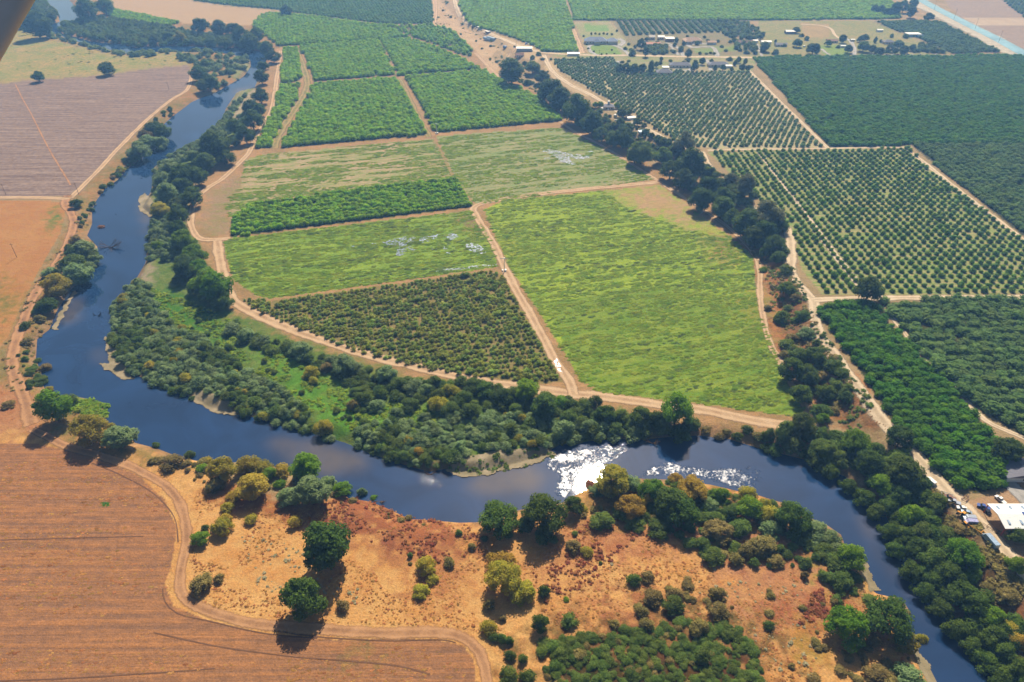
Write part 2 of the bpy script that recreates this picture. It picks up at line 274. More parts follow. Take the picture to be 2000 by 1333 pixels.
ZONES = [
 # name/poly, colour 1, colour 2, stripes A, stripes B, tufts, edge wobble px
 ('terr', C(196,166,124), C(168,146,100), 0,0,.1,0),
 ([(560,1000),(380,900),(300,860),(200,840),(80,780),(-600,800),(-600,1800),(2300,2300),(1990,1700),(1850,1340),(1700,1120),(1560,975),(1300,925),(1100,940),(900,1020),(700,960)], C(226,176,108,1.15), C(212,152,86,1.1), 0,0,.25,0),
 ([(620,985),(700,960),(900,1010),(935,1030),(900,1110),(780,1080),(700,1050),(640,1030)], C(182,112,68), C(160,98,66), 0,0,.7,6),
 ([(740,1060),(830,1080),(900,1100),(930,1080),(940,1200),(860,1150),(760,1130)], C(204,140,84), C(184,118,74), 0,0,.5,8),
 ([(1130,1000),(1300,1010),(1330,1060),(1240,1100),(1140,1090),(1060,1170),(1040,1120),(1110,1060)], C(196,128,80), C(206,146,96), 0,0,.5,6),
 ([(1180,1150),(1260,1160),(1260,1240),(1180,1260),(1150,1220)], C(184,118,74), C(200,136,88), 0,0,.5,6),
 ([(1340,1040),(1500,1010),(1600,1080),(1600,1130),(1450,1140),(1370,1090)], C(182,118,80), C(210,154,108), 0,0,.8,6),
 ([(1430,1150),(1640,1120),(1660,1200),(1560,1260),(1450,1240)], C(204,146,102), C(180,110,70), 0,0,.8,8),
 ([(1080,1220),(1180,1230),(1300,1210),(1440,1200),(1500,1290),(1500,1500),(1000,1500),(1030,1330)], C(66,72,28), C(112,70,40), 0,0,.6,8),
 ([(1560,1210),(1600,1215),(1590,1270),(1610,1300),(1560,1305),(1550,1260)], C(176,150,60), C(190,140,70), 0,0,.2,3),
 ([(1560,1050),(1640,1060),(1700,1150),(1640,1170),(1600,1100)], C(150,140,60), C(190,140,80), 0,0,.3,5),
 ([(1100,985),(1300,930),(1560,985),(1660,1060),(1560,1040),(1400,1010),(1300,1000),(1120,1010)], C(110,105,45), C(160,110,60), 0,0,.5,8),
 ([(385,950),(560,960),(640,1000),(560,1020),(420,1000)], C(190,125,70), C(150,90,50), 0,0,.8,5),
 # river corridor west bank
 ([(60,-60),(520,30),(560,90),(520,120),(480,150),(400,230),(330,300),(240,370),(215,400),(180,470),(190,520),(120,620),(90,700),(100,780),(230,800),(260,870),(380,900),(380,930),(250,905),(60,860),(-40,790),(0,690),(60,560),(120,460),(150,380),(240,290),(300,220),(340,190),(370,160),(368,100),(200,95),(40,60)], C(190,140,85), C(140,130,70), 0,0,.5,5),
 ([(20,760),(100,780),(60,850),(0,850),(-200,860),(-200,760)], C(208,152,104), C(188,126,82), 0,0,.5,4),
 ([(105,768),(162,771),(217,784),(211,803),(190,815),(130,800)], C(104,150,40), C(130,165,55), 0,0,0,2),
 # interior
 ([(560,85),(520,110),(490,200),(470,260),(380,350),(300,440),(280,520),(215,620),(200,700),(260,735),(400,800),(600,860),(850,930),(1000,915),(1080,885),(1330,857),(1480,880),(1600,905),(1620,830),(1560,700),(1520,550),(1500,480),(1300,340),(1180,260),(1000,150),(930,90),(850,20),(700,20)], C(206,160,110), C(170,140,92), 0,0,.15,0),
 ([(520,120),(490,200),(470,262),(385,350),(365,440),(420,560),(450,610),(600,670),(800,740),(1100,780),(1310,830),(1330,857),(1080,885),(1000,915),(850,930),(600,860),(400,800),(260,735),(200,700),(215,620),(280,520),(290,440),(300,330),(440,220),(500,150)], C(96,128,44), C(126,140,66), 0,0,.2,3),
 ([(480,680),(560,690),(640,750),(700,800),(820,790),(880,800),(840,830),(720,850),(640,840),(580,780)], C(92,144,34), C(116,164,50), 0,0,0,5),
 ([(300,560),(420,620),(470,680),(430,680),(360,640),(290,610)], C(70,128,30), C(96,140,44), 0,0,0,5),
 ([(285,500),(300,510),(290,570),(280,600),(265,600),(270,560)], C(196,170,150), C(150,150,100), 0,0,0,3),
 ([(207,655),(228,690),(224,715),(255,738),(240,738),(190,712),(205,690)], C(196,180,165), C(176,160,140), 0,0,0,1),
 ([(375,772),(400,768),(430,785),(470,812),(400,802)], C(200,192,178), C(180,168,150), 0,0,0,1),
 ([(870,915),(900,905),(980,890),(1040,880),(1085,880),(1080,893),(990,918),(930,928)], C(200,180,145), C(150,140,90), 0,0,.3,1),
 ([(272,380),(292,376),(300,395),(294,425),(270,408)], C(150,150,105), C(180,165,140), 0,0,0,1),
 ([(440,120),(500,112),(500,150),(490,190),(440,215),(400,280),(300,330),(300,300),(430,230),(470,180)], C(168,160,120), C(140,150,80), 0,0,0,3),
 ([(880,0),(915,40),(985,80),(960,110),(1000,170),(960,150),(930,100),(880,60),(848,40),(840,-60),(880,-60)], C(226,194,150), C(204,168,122), 0,0,.3,1),
 ([(1360,320),(1500,450),(1540,540),(1590,640),(1740,840),(1680,850),(1600,820),(1540,720),(1500,640),(1490,520),(1440,440),(1380,380)], C(206,138,82), C(140,104,64), 0,0,.7,4),
 ([(1700,880),(1800,930),(1900,1030),(1990,1130),(2200,1330),(2200,1600),(1980,1340),(1850,1180),(1760,1050),(1700,960)], C(150,104,66), C(86,74,44), 0,0,.7,4),
 ('g1', C(134,150,72,1.25), C(190,160,128,1.3), 0,1,.1,1), ('g2', C(130,150,84,1.25), C(168,158,112,1.25), 0,1,.1,1),
 ('g3', C(140,162,50,1.4), C(106,136,44,1.35), 0,1,.0,1), ('g4', C(154,170,50,1.4), C(116,144,44,1.35), 0,1,.0,1),
 ([(1065,592),(1300,556),(1478,590),(1515,690),(1572,800),(1558,815),(1380,790),(1180,768),(1135,745)], C(106,138,40,1.3), C(136,150,50,1.4), 0,1,.1,1),
 ([(1180,370),(1290,362),(1385,432),(1420,460),(1330,430),(1240,400)], C(178,152,96,1.2), C(190,152,116,1.25), 0,1,.0,6),
 ([(1370,460),(1430,460),(1440,500),(1390,510)], C(190,140,90), C(140,150,70), 0,1,.0,6),
 ([(1440,560),(1478,560),(1500,660),(1510,690),(1470,640)], C(190,150,70), C(130,150,50), 0,1,.0,6),
 ([(950,470),(1010,460),(1060,500),(1010,520)], C(170,170,60), C(130,160,50), 0,1,.0,8),
 ([(880,420),(925,418),(950,460),(935,470),(900,440)], C(170,130,95), C(150,130,80), 0,1,.0,4),
 ([(400,390),(440,350),(480,330),(470,370),(450,430),(448,455),(400,455)], C(186,150,120), C(160,150,90), 0,0,.2,4),
 ('tri', C(168,144,92), C(132,130,66), 0,.6,.2,1), ('o9', C(60,84,30), C(70,70,34), 0,0,0,0),
 ('o11', C(62,78,34), C(84,84,44), 0,0,0,0), ('o12', C(64,74,40), C(84,84,50), 0,0,0,0),
 ('o13', C(196,180,138,1.2), C(176,170,124,1.2), 0,0,0,0), ('o14', C(186,170,118,1.1), C(132,158,74,1.1), 1,0,0,0),
 ('o15', C(70,80,36), C(88,80,44), 0,0,0,0), ('o16', C(76,80,46), C(110,94,60), 0,0,0,0),
 ('o17', C(84,104,50), C(96,104,56), 0,0,0,0), ('o18', C(84,104,50), C(96,104,56), 0,0,0,0),
 ('o19', C(150,146,98), C(160,140,100), 0,0,0,0), ('o20', C(120,120,80), C(150,130,90), 0,0,0,0), ('o21', C(170,140,120), C(150,130,110), 0,0,0,0),
 ('far1', C(110,130,70), C(140,140,86), 0,0,0,0), ('o2', C(70,90,40), C(80,90,44), 0,0,0,0), ('o2b', C(110,110,60), C(130,120,70), 0,0,0,0),
 ('o3', C(60,84,30), C(70,84,34), 0,0,0,0), ('o4', C(60,84,30), C(70,84,34), 0,0,0,0), ('o5', C(60,84,30), C(70,84,34), 0,0,0,0),
 ('o6', C(60,84,30), C(90,84,44), 0,0,0,0), ('o7', C(60,84,30), C(70,84,34), 0,0,0,0), ('o8', C(60,84,30), C(70,84,34), 0,0,0,0),
 # west fields
 ([(205,-40),(300,-40),(380,4),(450,14),(530,20),(515,30),(490,50),(440,48),(360,46),(240,22),(200,8)], C(214,180,132), C(196,164,120), 1,0,.1,1),
 ('topleft', C(150,160,84), C(196,168,104), 0,0,.1,3), ('wing', C(138,114,104,.95), C(188,162,144,.95), 1,0,.05,0),
 ('orange', C(214,158,92,.95), C(200,138,78,.95), 0,0,.1,0),
 ([(-300,520),(40,560),(20,620),(-60,700),(-300,720)], C(130,130,54), C(190,140,70), 0,0,.1,8),
 ([(95,410),(120,412),(110,450),(98,455)], C(90,136,50), C(150,140,60), 0,0,0,3),
 ('big', C(156,115,86,1.05), C(188,131,84,1.1), 1,0,.2,1),
 ([(195,980),(215,982),(212,990),(197,990)], C(60,110,30), C(70,120,40), 0,0,0,1),
 ([(690,1250),(715,1255),(720,1310),(705,1325),(700,1290),(685,1265)], C(92,130,50), C(160,130,70), 0,0,0,5),
 # far right
 ([(1785,-60),(2400,-60),(2400,300),(2000,112),(1900,60)], C(170,146,126), C(186,162,140), 1,0,0,0),
 ([(1880,36),(2000,34),(2300,34),(2300,50),(2000,50),(1900,50)], C(222,200,170), C(206,180,150), 0,0,0,0),
 ('o21', C(170,140,120), C(150,130,110), 0,0,0,0),
 ([(1480,41),(1700,41),(1860,107),(1480,110)], C(150,156,86), C(176,160,104), 0,0,0,0),
 ([(1563,45),(1620,48),(1620,75),(1570,75)], C(196,166,110), C(180,156,104), 0,0,0,1),
 ([(1600,90),(1660,88),(1660,108),(1610,108)], C(140,166,60), C(150,170,80), 0,0,0,1),
 ([(1122,44),(1190,42),(1245,105),(1150,107)], C(190,176,130), C(160,166,96), 0,0,0,0),
 ([(1140,48),(1185,50),(1190,62),(1145,62)], C(130,170,70), C(150,176,90), 0,0,0,1),
 ([(1150,86),(1200,88),(1215,108),(1155,106)], C(130,166,60), C(150,170,80), 0,0,0,0),
 ([(1450,88),(1400,92),(1352,96),(1360,104),(1440,100)], C(130,160,70), C(160,160,90), 0,0,0,0),
 ([(1095,102),(1130,104),(1215,108),(1480,110),(1470,140),(1215,138),(1195,118),(1075,112)], C(190,172,130), C(150,160,90), 0,0,0,0),
 ([(1180,195),(1240,215),(1320,270),(1370,290),(1300,280),(1200,235)], C(206,180,136), C(170,150,100), 0,0,.2,2),
 ([(1075,120),(1100,150),(1160,185),(1140,190),(1090,165),(1062,130)], C(222,196,150), C(206,176,130), 0,0,0,1),
 ([(900,45),(985,72),(1060,100),(1050,120),(990,110),(915,60)], C(222,190,140), C(206,176,130), 0,0,0,1),
 ('yard', C(206,170,130), C(190,150,110), 0,0,.1,1),
]
def build_ground():
    u = np.concatenate([np.linspace(-9000,-2300,12)[:-1], np.linspace(-2300,-1120,60)[:-1], np.linspace(-1120,1120,748), np.linspace(1120,2300,60)[1:], np.linspace(2300,9000,12)[1:]])
    v = np.concatenate([[1.2,2,3,5,8,12,18,27,40,60,85,115,150,190], np.linspace(215,1720,502), np.linspace(1760,3400,22)])
    X = np.zeros((len(v), len(u))); Y = X.copy()
    for i, vv in enumerate(v):
        x, y = U(1000+u, np.full(u.shape, vv-290.0), 0.0)
        X[i] = x; Y[i] = y
    n = X.size; x = X.ravel(); y = Y.ravel()
    rd = riverd(x, y); z = G(x, y, rd)
    px, py = P(x, y, z)
    wob = [(fbm(x, y, 14, 31)-.5)*2, (fbm(x, y, 14, 77)-.5)*2]
    sc = np.clip(pxm(py), .4, 6)*.8
    JIT = [(0,0),(1,0),(.5,.87),(-.5,.87),(-1,0),(-.5,-.87),(.5,-.87)]
    fin = [(vn(x, y, 3, 91)-.5)*2, (vn(x, y, 3, 92)-.5)*2]
    c1 = np.tile(C(196,166,124), (n, 1)); c2 = np.tile(C(168,146,100), (n, 1)); pr = np.zeros((n, 3)); pr[:, 2] = .1
    for zn in ZONES[1:]:
        poly = FIELD[zn[0]] if isinstance(zn[0], str) else zn[0]
        w = zn[6]
        if w < 2:
            m = inpoly(px+wob[0]*w*sc, py+wob[1]*w*sc*.7, poly)
            c1[m] = zn[1]; c2[m] = zn[2]; pr[m] = (zn[3], zn[4], zn[5])
        else:
            m = 0
            for k in range(7):
                jx, jy = JIT[k]; a = w*1.6*sc
                m = m+inpoly(px+(wob[0]+jx+fin[0]*1.5)*a, py+(wob[1]+jy+fin[1]*1.5)*a*.7, poly)/7.0
            m = m[:, None]
            c1 = c1*(1-m)+np.array(zn[1])*m; c2 = c2*(1-m)+np.array(zn[2])*m; pr = pr*(1-m)+np.array(zn[3:6])*m
    # bare banks right beside the water
    bk = sst(9, 2, rd+4*(vn(x, y, 12, 9)-.4)); bk *= (vn(x, y, 30, 21) > .32)
    bk = np.where(rd < 0, 1, bk)[:, None]
    c1 = c1*(1-bk*.8)+np.array(C(186,148,112))*bk*.8; c2 = c2*(1-bk*.8)+np.array(C(140,112,78))*bk*.8
    idx = np.arange(n).reshape(X.shape)
    f = np.stack([idx[:-1, :-1], idx[:-1, 1:], idx[1:, 1:], idx[1:, :-1]], -1).reshape(-1, 4)[:, ::-1]
    o = mesh_obj('ground', np.stack([x, y, z], 1), f, ground_material(), smooth=True)
    for nm, arr in (('c1', c1), ('c2', c2), ('pr', pr)):
        a = o.data.attributes.new(nm, 'FLOAT_COLOR', 'POINT')
        a.data.foreach_set('color', np.concatenate([arr, np.ones((n, 1))], 1).astype(np.float32).ravel())
    tag(o, 'flat farmland of grass, soil and dry weeds beside the river', None, None, 'structure')
    return o
def spline(pts, step=4.0):
    p = np.array(pts, float)
    p = np.vstack([2*p[0]-p[1], p, 2*p[-1]-p[-2]]); out = []
    for i in range(1, len(p)-2):
        L = np.linalg.norm(p[i+1]-p[i]); k = max(2, int(L/step))
        for s in np.arange(k)/k:
            a, b, c, d = p[i-1], p[i], p[i+1], p[i+2]
            out.append(.5*((2*b)+(-a+c)*s+(2*a-5*b+4*c-d)*s*s+(-a+3*b-3*c+d)*s**3))
    out.append(p[-2]); return np.array(out)
def ribbon(name, pts, width, mat, lift=.14, label=None, sm=True, wob=.22, zf=None, kind='structure'):
    X, Y, _ = GP([p[0] for p in pts], [p[1] for p in pts])
    c = spline(np.stack([X, Y], 1), 3.5) if sm else spline(np.stack([X, Y], 1), 3.5)
    t = np.gradient(c, axis=0); t /= np.linalg.norm(t, axis=1)[:, None]+1e-9
    nrm = np.stack([-t[:, 1], t[:, 0]], 1)
    m = 7; a = np.linspace(-1, 1, m)
    width = width*1.25
    w = width/2*(1+wob*(vn(c[:, 0], c[:, 1], 9, 2)-.5)*2)
    w2 = width/2*(1+wob*(vn(c[:, 0], c[:, 1], 9, 12)-.5)*2)
    V = []; A = []
    for k in a:
        ww = w if k < 0 else w2
        q = c+nrm*(k*ww)[:, None]
        V.append(q); A.append(np.full(len(c), k))
    V = np.array(V).transpose(1, 0, 2).reshape(-1, 2); A = np.array(A).T.ravel()
    z = G(V[:, 0], V[:, 1])+lift if zf is None else np.full(len(V), zf)
    idx = np.arange(len(V)).reshape(-1, m)
    f = np.stack([idx[:-1, :-1], idx[:-1, 1:], idx[1:, 1:], idx[1:, :-1]], -1).reshape(-1, 4)[:, ::-1]
    o = mesh_obj(name, np.column_stack([V, z]), f, mat, smooth=True)
    at = o.data.attributes.new('across', 'FLOAT', 'POINT'); at.data.foreach_set('value', A.astype(np.float32))
    tag(o, label, None, None, kind)
    return o
def sheet(name, poly, mat, z, attrs=None, step=2.5, kind='structure', label=None, cap=1e9):
    """flat sheet with fine cells, clipped to a world polygon"""
    import bmesh
    bm = bmesh.new()
    vs = [bm.verts.new((p[0], p[1], 0)) for p in poly]
    fc = bm.faces.new(vs)
    bmesh.ops.triangulate(bm, faces=[fc])
    me = bpy.data.meshes.new(name); bm.to_mesh(me); bm.free()
    for v in me.vertices: v.co.z = z
    o = bpy.data.objects.new(name, me); COL.objects.link(o); me.materials.append(mat)
    tag(o, label, None, None, kind)
    if me.polygons and me.polygons[0].normal.z < 0: me.flip_normals()
    return o
RIFF = [[(1088,872),(1130,872),(1200,866),(1236,864),(1238,878),(1200,900),(1160,930),(1130,950),(1110,972),(1092,980),(1080,968),(1095,930),(1066,916)],
        [(1238,934),(1255,915),(1300,900),(1340,906),(1400,912),(1440,910),(1480,908),(1495,930),(1490,955),(1450,955),(1395,940),(1325,928),(1270,930)],
        [(808,928),(845,925),(872,935),(870,960),(835,955)], [(1010,975),(1040,968),(1050,990),(1015,995)], [(690,905),(715,905),(715,915),(690,912)]]
SHOAL = [[(930,928),(1040,905),(1075,930),(1060,960),(960,965),(900,950)], [(600,860),(700,890),(720,920),(650,930),(560,900),(520,860)], [(140,570),(160,580),(150,620),(125,640),(112,625)], [(200,680),(215,715),(190,705),(190,680)], [(290,380),(268,400),(285,450),(300,430)], [(440,190),(500,160),(480,190)],
         [(1670,985),(1700,1020),(1720,1090),(1790,1180),(1820,1230),(1790,1160),(1730,1090),(1690,1040)]]
def build_water():
    x0, x1 = -620, 280
    o = None
    # grid of water cells kept where they touch the river (the banks rise through it)
    xs = np.arange(-1400, 400, 1.6); ys = np.arange(60, 1750, 1.6)
    XX, YY = np.meshgrid(xs, ys); x = XX.ravel(); y = YY.ravel()
    px, py = P(x, y, np.full(x.shape, WZ))
    near = (px > -500) & (px < 2600)
    keep = np.zeros(x.shape, bool)
    rdn = np.full(x.shape, 99.0); rdn[near] = riverd(x[near], y[near]); keep = rdn < 6
    K = keep.reshape(XX.shape); cell = K[:-1, :-1] & K[1:, :-1] & K[:-1, 1:] & K[1:, 1:]
    idx = np.arange(x.size).reshape(XX.shape)
    f = np.stack([idx[:-1, :-1], idx[:-1, 1:], idx[1:, 1:], idx[1:, :-1]], -1)[cell]
    us, inv = np.unique(f, return_inverse=True); f = inv.reshape(-1, 4)
    x = x[us]; y = y[us]; px = px[us]; py = py[us]
    wx = (fbm(x, y, 10, 50)-.5)*26; wy = (fbm(x, y, 10, 60)-.5)*16
    r = np.zeros(len(x)); s = np.zeros(len(x))
    for k, q in enumerate(RIFF): r = np.maximum(r, inpoly(px+wx, py+wy, q)*(1.0 if k < 2 else .62))
    r *= .55+.45*vn(x, y, 5, 70)
    for q in SHOAL: s = np.maximum(s, inpoly(px+wx*1.5, py+wy*1.5, q)*1.0)
    o = mesh_obj('river_water', np.column_stack([x, y, np.full(len(x), WZ)]), f, water_material('river water', (.010,.033,.092)))
    # soften the masks over neighbouring cells
    def blur(a, it):
        for _ in range(it):
            sm = np.zeros_like(a); ct = np.zeros_like(a)
            av = a[f].mean(1)
            for k in range(4):
                np.add.at(sm, f[:, k], av); np.add.at(ct, f[:, k], 1)
            a = sm/np.maximum(ct, 1)
        return a
    for nm, arr in (('riffle', blur(r, 1)), ('shoal', blur(s, 8))):
        at = o.data.attributes.new(nm, 'FLOAT', 'POINT'); at.data.foreach_set('value', arr.astype(np.float32))
    tag(o, 'dark blue winding river with a glittering riffle', None, None, 'structure')
def build_roads():
    tan = road_material('dry dirt road', (214,182,144), (194,158,120)); sand = road_material('pale sandy road', (226,204,172), (206,182,148))
    trk = road_material('rutted farm track', (200,152,108), (170,126,90), .45, .45); mud = road_material('grassy farm lane', (176,150,100), (130,130,66), .5)
    pave = road_material('pale concrete drive', (200,196,190), (176,172,166), .1); asp = road_material('asphalt lane', (150,146,142), (120,118,116), .2)
    R = lambda n, p, w, m, l, **k: ribbon(n, p, w, m, label=l, **k)
    R('dirt_road', [(1121,772),(1112,745),(1082,700),(1042,625),(1002,555),(985,520),(960,470),(932,425),(926,406),(955,395),(1040,381),(1150,369),(1290,356)], 6.5, tan, 'tan dirt road bending between the green fields')
    R('dirt_road', [(1600,832),(1500,826),(1380,802),(1290,791),(1180,775),(1120,770),(1020,757),(900,737),(800,714),(700,688),(600,655),(520,622),(462,592),(442,560),(430,510),(425,470)], 8, tan, 'wide dirt road along the south edge of the orchard', lift=.11)
    R('dirt_road', [(450,466),(425,468),(390,466),(374,440),(374,415),(382,392),(402,370),(436,348),(478,308),(490,292),(505,260),(530,215),(541,150),(548,100)], 6, tan, 'tan dirt road curving north beside the riverside trees', lift=.17)
    R('grassy_lane', [(535,290),(545,262),(566,228),(590,192),(600,165),(592,130),(577,95)], 9, mud, 'grassy lane with pale ruts between two orchard blocks')
    R('dirt_lane', [(838,268),(812,220),(780,155)], 7, mud, 'dirt lane between the two mid orchard blocks')
    R('dirt_lane', [(845,272),(862,300),(885,345),(926,405)], 2.5, mud, 'narrow weedy lane between the two upper meadows')
    R('dirt_lane', [(772,148),(742,82)], 4, mud, 'shaded gap between the two upper orchard blocks')
    R('dirt_road', [(928,104),(975,150),(1050,203),(1110,250),(1180,288),(1290,357),(1400,428),(1450,470),(1480,512),(1485,580),(1497,650),(1532,725),(1585,815)], 4.5, tan, 'dirt road along the foot of the wooded bluff')
    R('sandy_road', [(1372,300),(1388,335),(1430,385),(1500,425),(1538,450),(1545,495),(1548,540),(1590,590),(1594,640),(1634,700),(1684,768),(1742,842),(1800,902),(1850,960),(1905,1012),(1970,1085),(2060,1180)], 8, sand, 'pale sandy road along the top of the bluff')
    R('farm_lane', [(1382,294),(1600,291),(1780,288)], 4, sand, 'pale lane north of the open orchard')
    R('farm_lane', [(1463,138),(1540,215),(1618,291)], 4.5, sand, 'pale lane between grey orchard and dark orchard', wob=.15)
    R('farm_lane', [(1768,289),(1880,378),(2000,470),(2120,562)], 5.5, sand, 'pale diagonal lane east of the open orchard')
    R('farm_lane', [(1588,586),(1700,583),(1850,582),(2150,579)], 6, sand, 'pale lane along the south end of the open orchard', lift=.18)
    R('farm_lane', [(1482,298),(1520,345),(1580,430),(1640,510),(1696,578)], 6, sand, 'diagonal bare strip crossing the open orchard', lift=.1)
    R('farm_lane', [(1728,605),(1800,690),(1880,775),(1925,822),(1990,852),(2100,900)], 3.5, sand, 'narrow lane between the vivid and the dark orchard')
    R('farm_lane', [(1090,-50),(1098,0),(1116,50),(1138,105)], 8, tan, 'dirt lane beside the walled mansion garden')
    R('country_road', [(880,-50),(893,20),(930,52),(990,80),(1050,101),(1140,108),(1240,109),(1480,113),(1800,111),(1960,108)], 9, sand, 'pale country road in front of the farm houses')
    R('dirt_road', [(1062,108),(1078,138),(1112,165),(1165,192),(1250,245),(1330,285),(1375,300)], 7, sand, 'sandy road down past the cluttered homestead')
    R('dirt_road', [(848,-50),(850,20),(852,48),(900,58),(950,66)], 9, tan, 'dirt road climbing the bare slope north')
    R('dirt_road', [(978,160),(988,125),(1000,100),(1020,92)], 7, tan, 'short dirt ramp up to the farm sheds')
    R('farm_track', [(30,165),(45,195),(62,225),(95,290),(138,362)], 2.0, trk, 'pair of pale ruts crossing the ploughed field')
    R('farm_track', [(-100,388),(60,386),(130,388),(145,380),(190,335),(245,276),(290,232),(335,195),(368,172),(375,135)], 5.5, tan, 'dirt track around the ploughed field by the river')
    R('farm_track', [(132,382),(128,400),(144,435),(120,500),(76,560),(50,615),(28,680),(24,720),(45,770),(62,830)], 9, trk, 'rutted track between river bushes and the orange field')
    R('farm_track', [(62,838),(130,872),(200,892),(270,918),(330,955),(358,1000),(364,1060),(352,1120),(358,1165),(400,1192),(480,1215),(600,1228),(750,1237),(870,1237),(920,1258),(946,1300),(955,1400)], 6, trk, 'rutted track curving around the stubble field')
    R('driveway', [(1150,96),(1152,90),(1165,87),(1190,88),(1210,93),(1225,104),(1228,109)], 6, pave, 'looping pale drive in front of the blue roofed mansion')
    R('driveway', [(1168,109),(1155,102),(1150,95)], 6, pave, 'western end of the mansion loop drive')
    R('driveway', [(1210,90),(1218,82),(1208,76)], 9, pave, 'pale forecourt beside the mansion garage')
    R('driveway', [(1402,111),(1394,94),(1380,92),(1355,93)], 7, pave, 'pale drive turning to the tan villa')
    R('driveway', [(1325,108),(1308,88)], 5, pave, 'narrow pale drive beside the orange roofed bungalow')
    R('driveway', [(1622,110),(1604,96)], 5, pave, 'pale drive between two lawns')
    R('driveway', [(1943,905),(1960,935),(1990,965),(2040,1010)], 8, pave, 'concrete driveway beside the grey roofed house', lift=.2)
    R('driveway', [(1335,111),(1330,100),(1318,90),(1300,84)], 6, pave, 'pale lane curving to the tan shed')
    R('driveway', [(1352,94),(1345,88),(1375,86),(1398,88)], 8, pave, 'pale forecourt in front of the villa and garage')
    R('driveway', [(1488,110),(1482,96),(1478,86)], 5, pave, 'pale drive to the long brown roofed house')
    R('driveway', [(1668,108),(1668,95),(1662,82),(1652,76)], 7, pave, 'pale gravel drive up to the pasture huts')
    R('driveway', [(1790,72),(1805,76),(1818,84),(1826,92)], 12, pave, 'pale concrete yard beside the big white hall')
    R('driveway', [(1318,136),(1345,138),(1350,134)], 7, pave, 'pale terrace between long grey house and orchard')
    R('farm_track', [(1565,48),(1600,50),(1622,56),(1630,68),(1640,76)], 5, sand, 'faint track curving over the pasture')
    R('driveway', [(1380,117),(1385,128),(1388,138)], 5, pave, 'pale drive between two grey roofed houses')
    R('driveway', [(1185,128),(1205,124),(1212,120)], 14, pave, 'pale forecourt behind the dark hedge')
    fur = road_material('dark furrow', (138,102,78), (120,86,66), 0, .5)
    for i, q in enumerate(([(318,1150),(322,1175),(345,1198),(400,1212),(520,1238),(620,1247)], [(500,1224),(560,1236),(640,1246),(760,1252),(860,1250),(890,1256)], [(-60,1333),(120,1326),(260,1318),(420,1306)], [(300,1236),(420,1262),(560,1282),(660,1290),(770,1300),(840,1318)], [(180,905),(240,930),(300,965),(340,1010),(348,1060)], [(0,1055),(120,1052),(280,1048)])):
        R('furrow', q, .6, fur, ['dark furrow line rounding the stubble field corner','dark berm line under the field track','long dark furrow near the lower left edge','dark furrow slanting across the stubble field','dark furrow inside the track bend','straight dark furrow in the stubble field'][i], lift=.08, wob=.5)
    return sand, pave, asp
def build_canal(pave):
    cw = water_material('canal water', (.20,.36,.42), refl=1.33, rough=.2)
    pts = [(1700,-50),(1786,0),(1850,34),(1930,74),(2000,114),(2120,180)]
    ribbon('canal_bank', pts, 44, road_material('concrete canal bank', (216,206,186), (196,186,166), .1), lift=.12, label='pale banks and service roads of the canal')
    ribbon('canal_water', [(1712,-50),(1798,0),(1862,34),(1942,74),(2012,112),(2132,176)], 16, cw, lift=.2, label='straight pale blue irrigation canal', wob=0)
def build_ponds():
    pondm = water_material('pond water with painted sky glare', (.19,.25,.37), rough=.35, broken=True)  # pale blue base colour stands in for sky glare on the water
    def puddle(pts, lab, z=.13):
        X, Y, Z = GP([p[0] for p in pts], [p[1] for p in pts])
        c = np.stack([X, Y], 1); c = spline(np.vstack([c, c[:1]]), 2.0)[:-1]
        c = c+np.stack([vn(c[:, 0], c[:, 1], 2.2, 3)-.5, vn(c[:, 0], c[:, 1], 2.2, 4)-.5], 1)*2.0
        z0 = float(Z.max())+z
        import bmesh
        bm = bmesh.new(); n = len(c)
        top = [bm.verts.new((p[0], p[1], z0)) for p in c]; bm.faces.new(top); bmesh.ops.triangulate(bm, faces=bm.faces[:])
        me = bpy.data.meshes.new('puddle'); bm.normal_update(); bm.faces.ensure_lookup_table()
        if bm.faces[0].normal.z < 0: bmesh.ops.reverse_faces(bm, faces=bm.faces[:])
        bm.to_mesh(me); bm.free(); me.materials.append(pondm)
        o = bpy.data.objects.new('puddle', me); COL.objects.link(o); tag(o, lab, None, None, 'structure')
    puddle([(745,474),(775,466),(805,463),(812,470),(795,478),(792,496),(775,499),(778,482),(760,480)], 'blue puddle in the wet green field')
    puddle([(815,466),(850,458),(862,460),(845,468),(822,472)], 'thin puddle streak in the wet green field')
    puddle([(865,460),(885,456),(895,463),(882,469)], 'small blue puddle near the field corner')
    puddle([(905,478),(925,475),(950,490),(942,496),(920,492)], 'bright puddle beside the dirt road')
    puddle([(1058,660),(1064,664),(1080,690),(1097,722),(1092,726),(1075,698),(1060,676)], 'glaring strip of ditch water beside the dirt road')
    puddle([(855,528),(960,516),(962,519),(860,532)], 'shallow irrigation ditch above the sparse orchard')
    puddle([(1068,292),(1090,296),(1120,303),(1112,312),(1125,322),(1100,318),(1085,306),(1070,300)], 'glaring puddle in the upper meadow', .16)
    puddle([(1110,305),(1155,306),(1130,312)], 'thin bright puddle in the upper meadow', .16)
    rr = np.random.default_rng(5)
    for (cx, cy, w, h, n) in ((850,478,90,14,22),(1100,306,55,16,20),(690,480,70,6,8)):
        for i in range(n):
            x = cx+rr.normal()*w*.5; y = cy+rr.normal()*h*.5; s = rr.uniform(2, 7)
            puddle([(x-s, y), (x-s*.2, y-s*.25), (x+s, y-s*.1), (x+s*.3, y+s*.25)], 'small glinting puddle scattered in the wet field', .12)
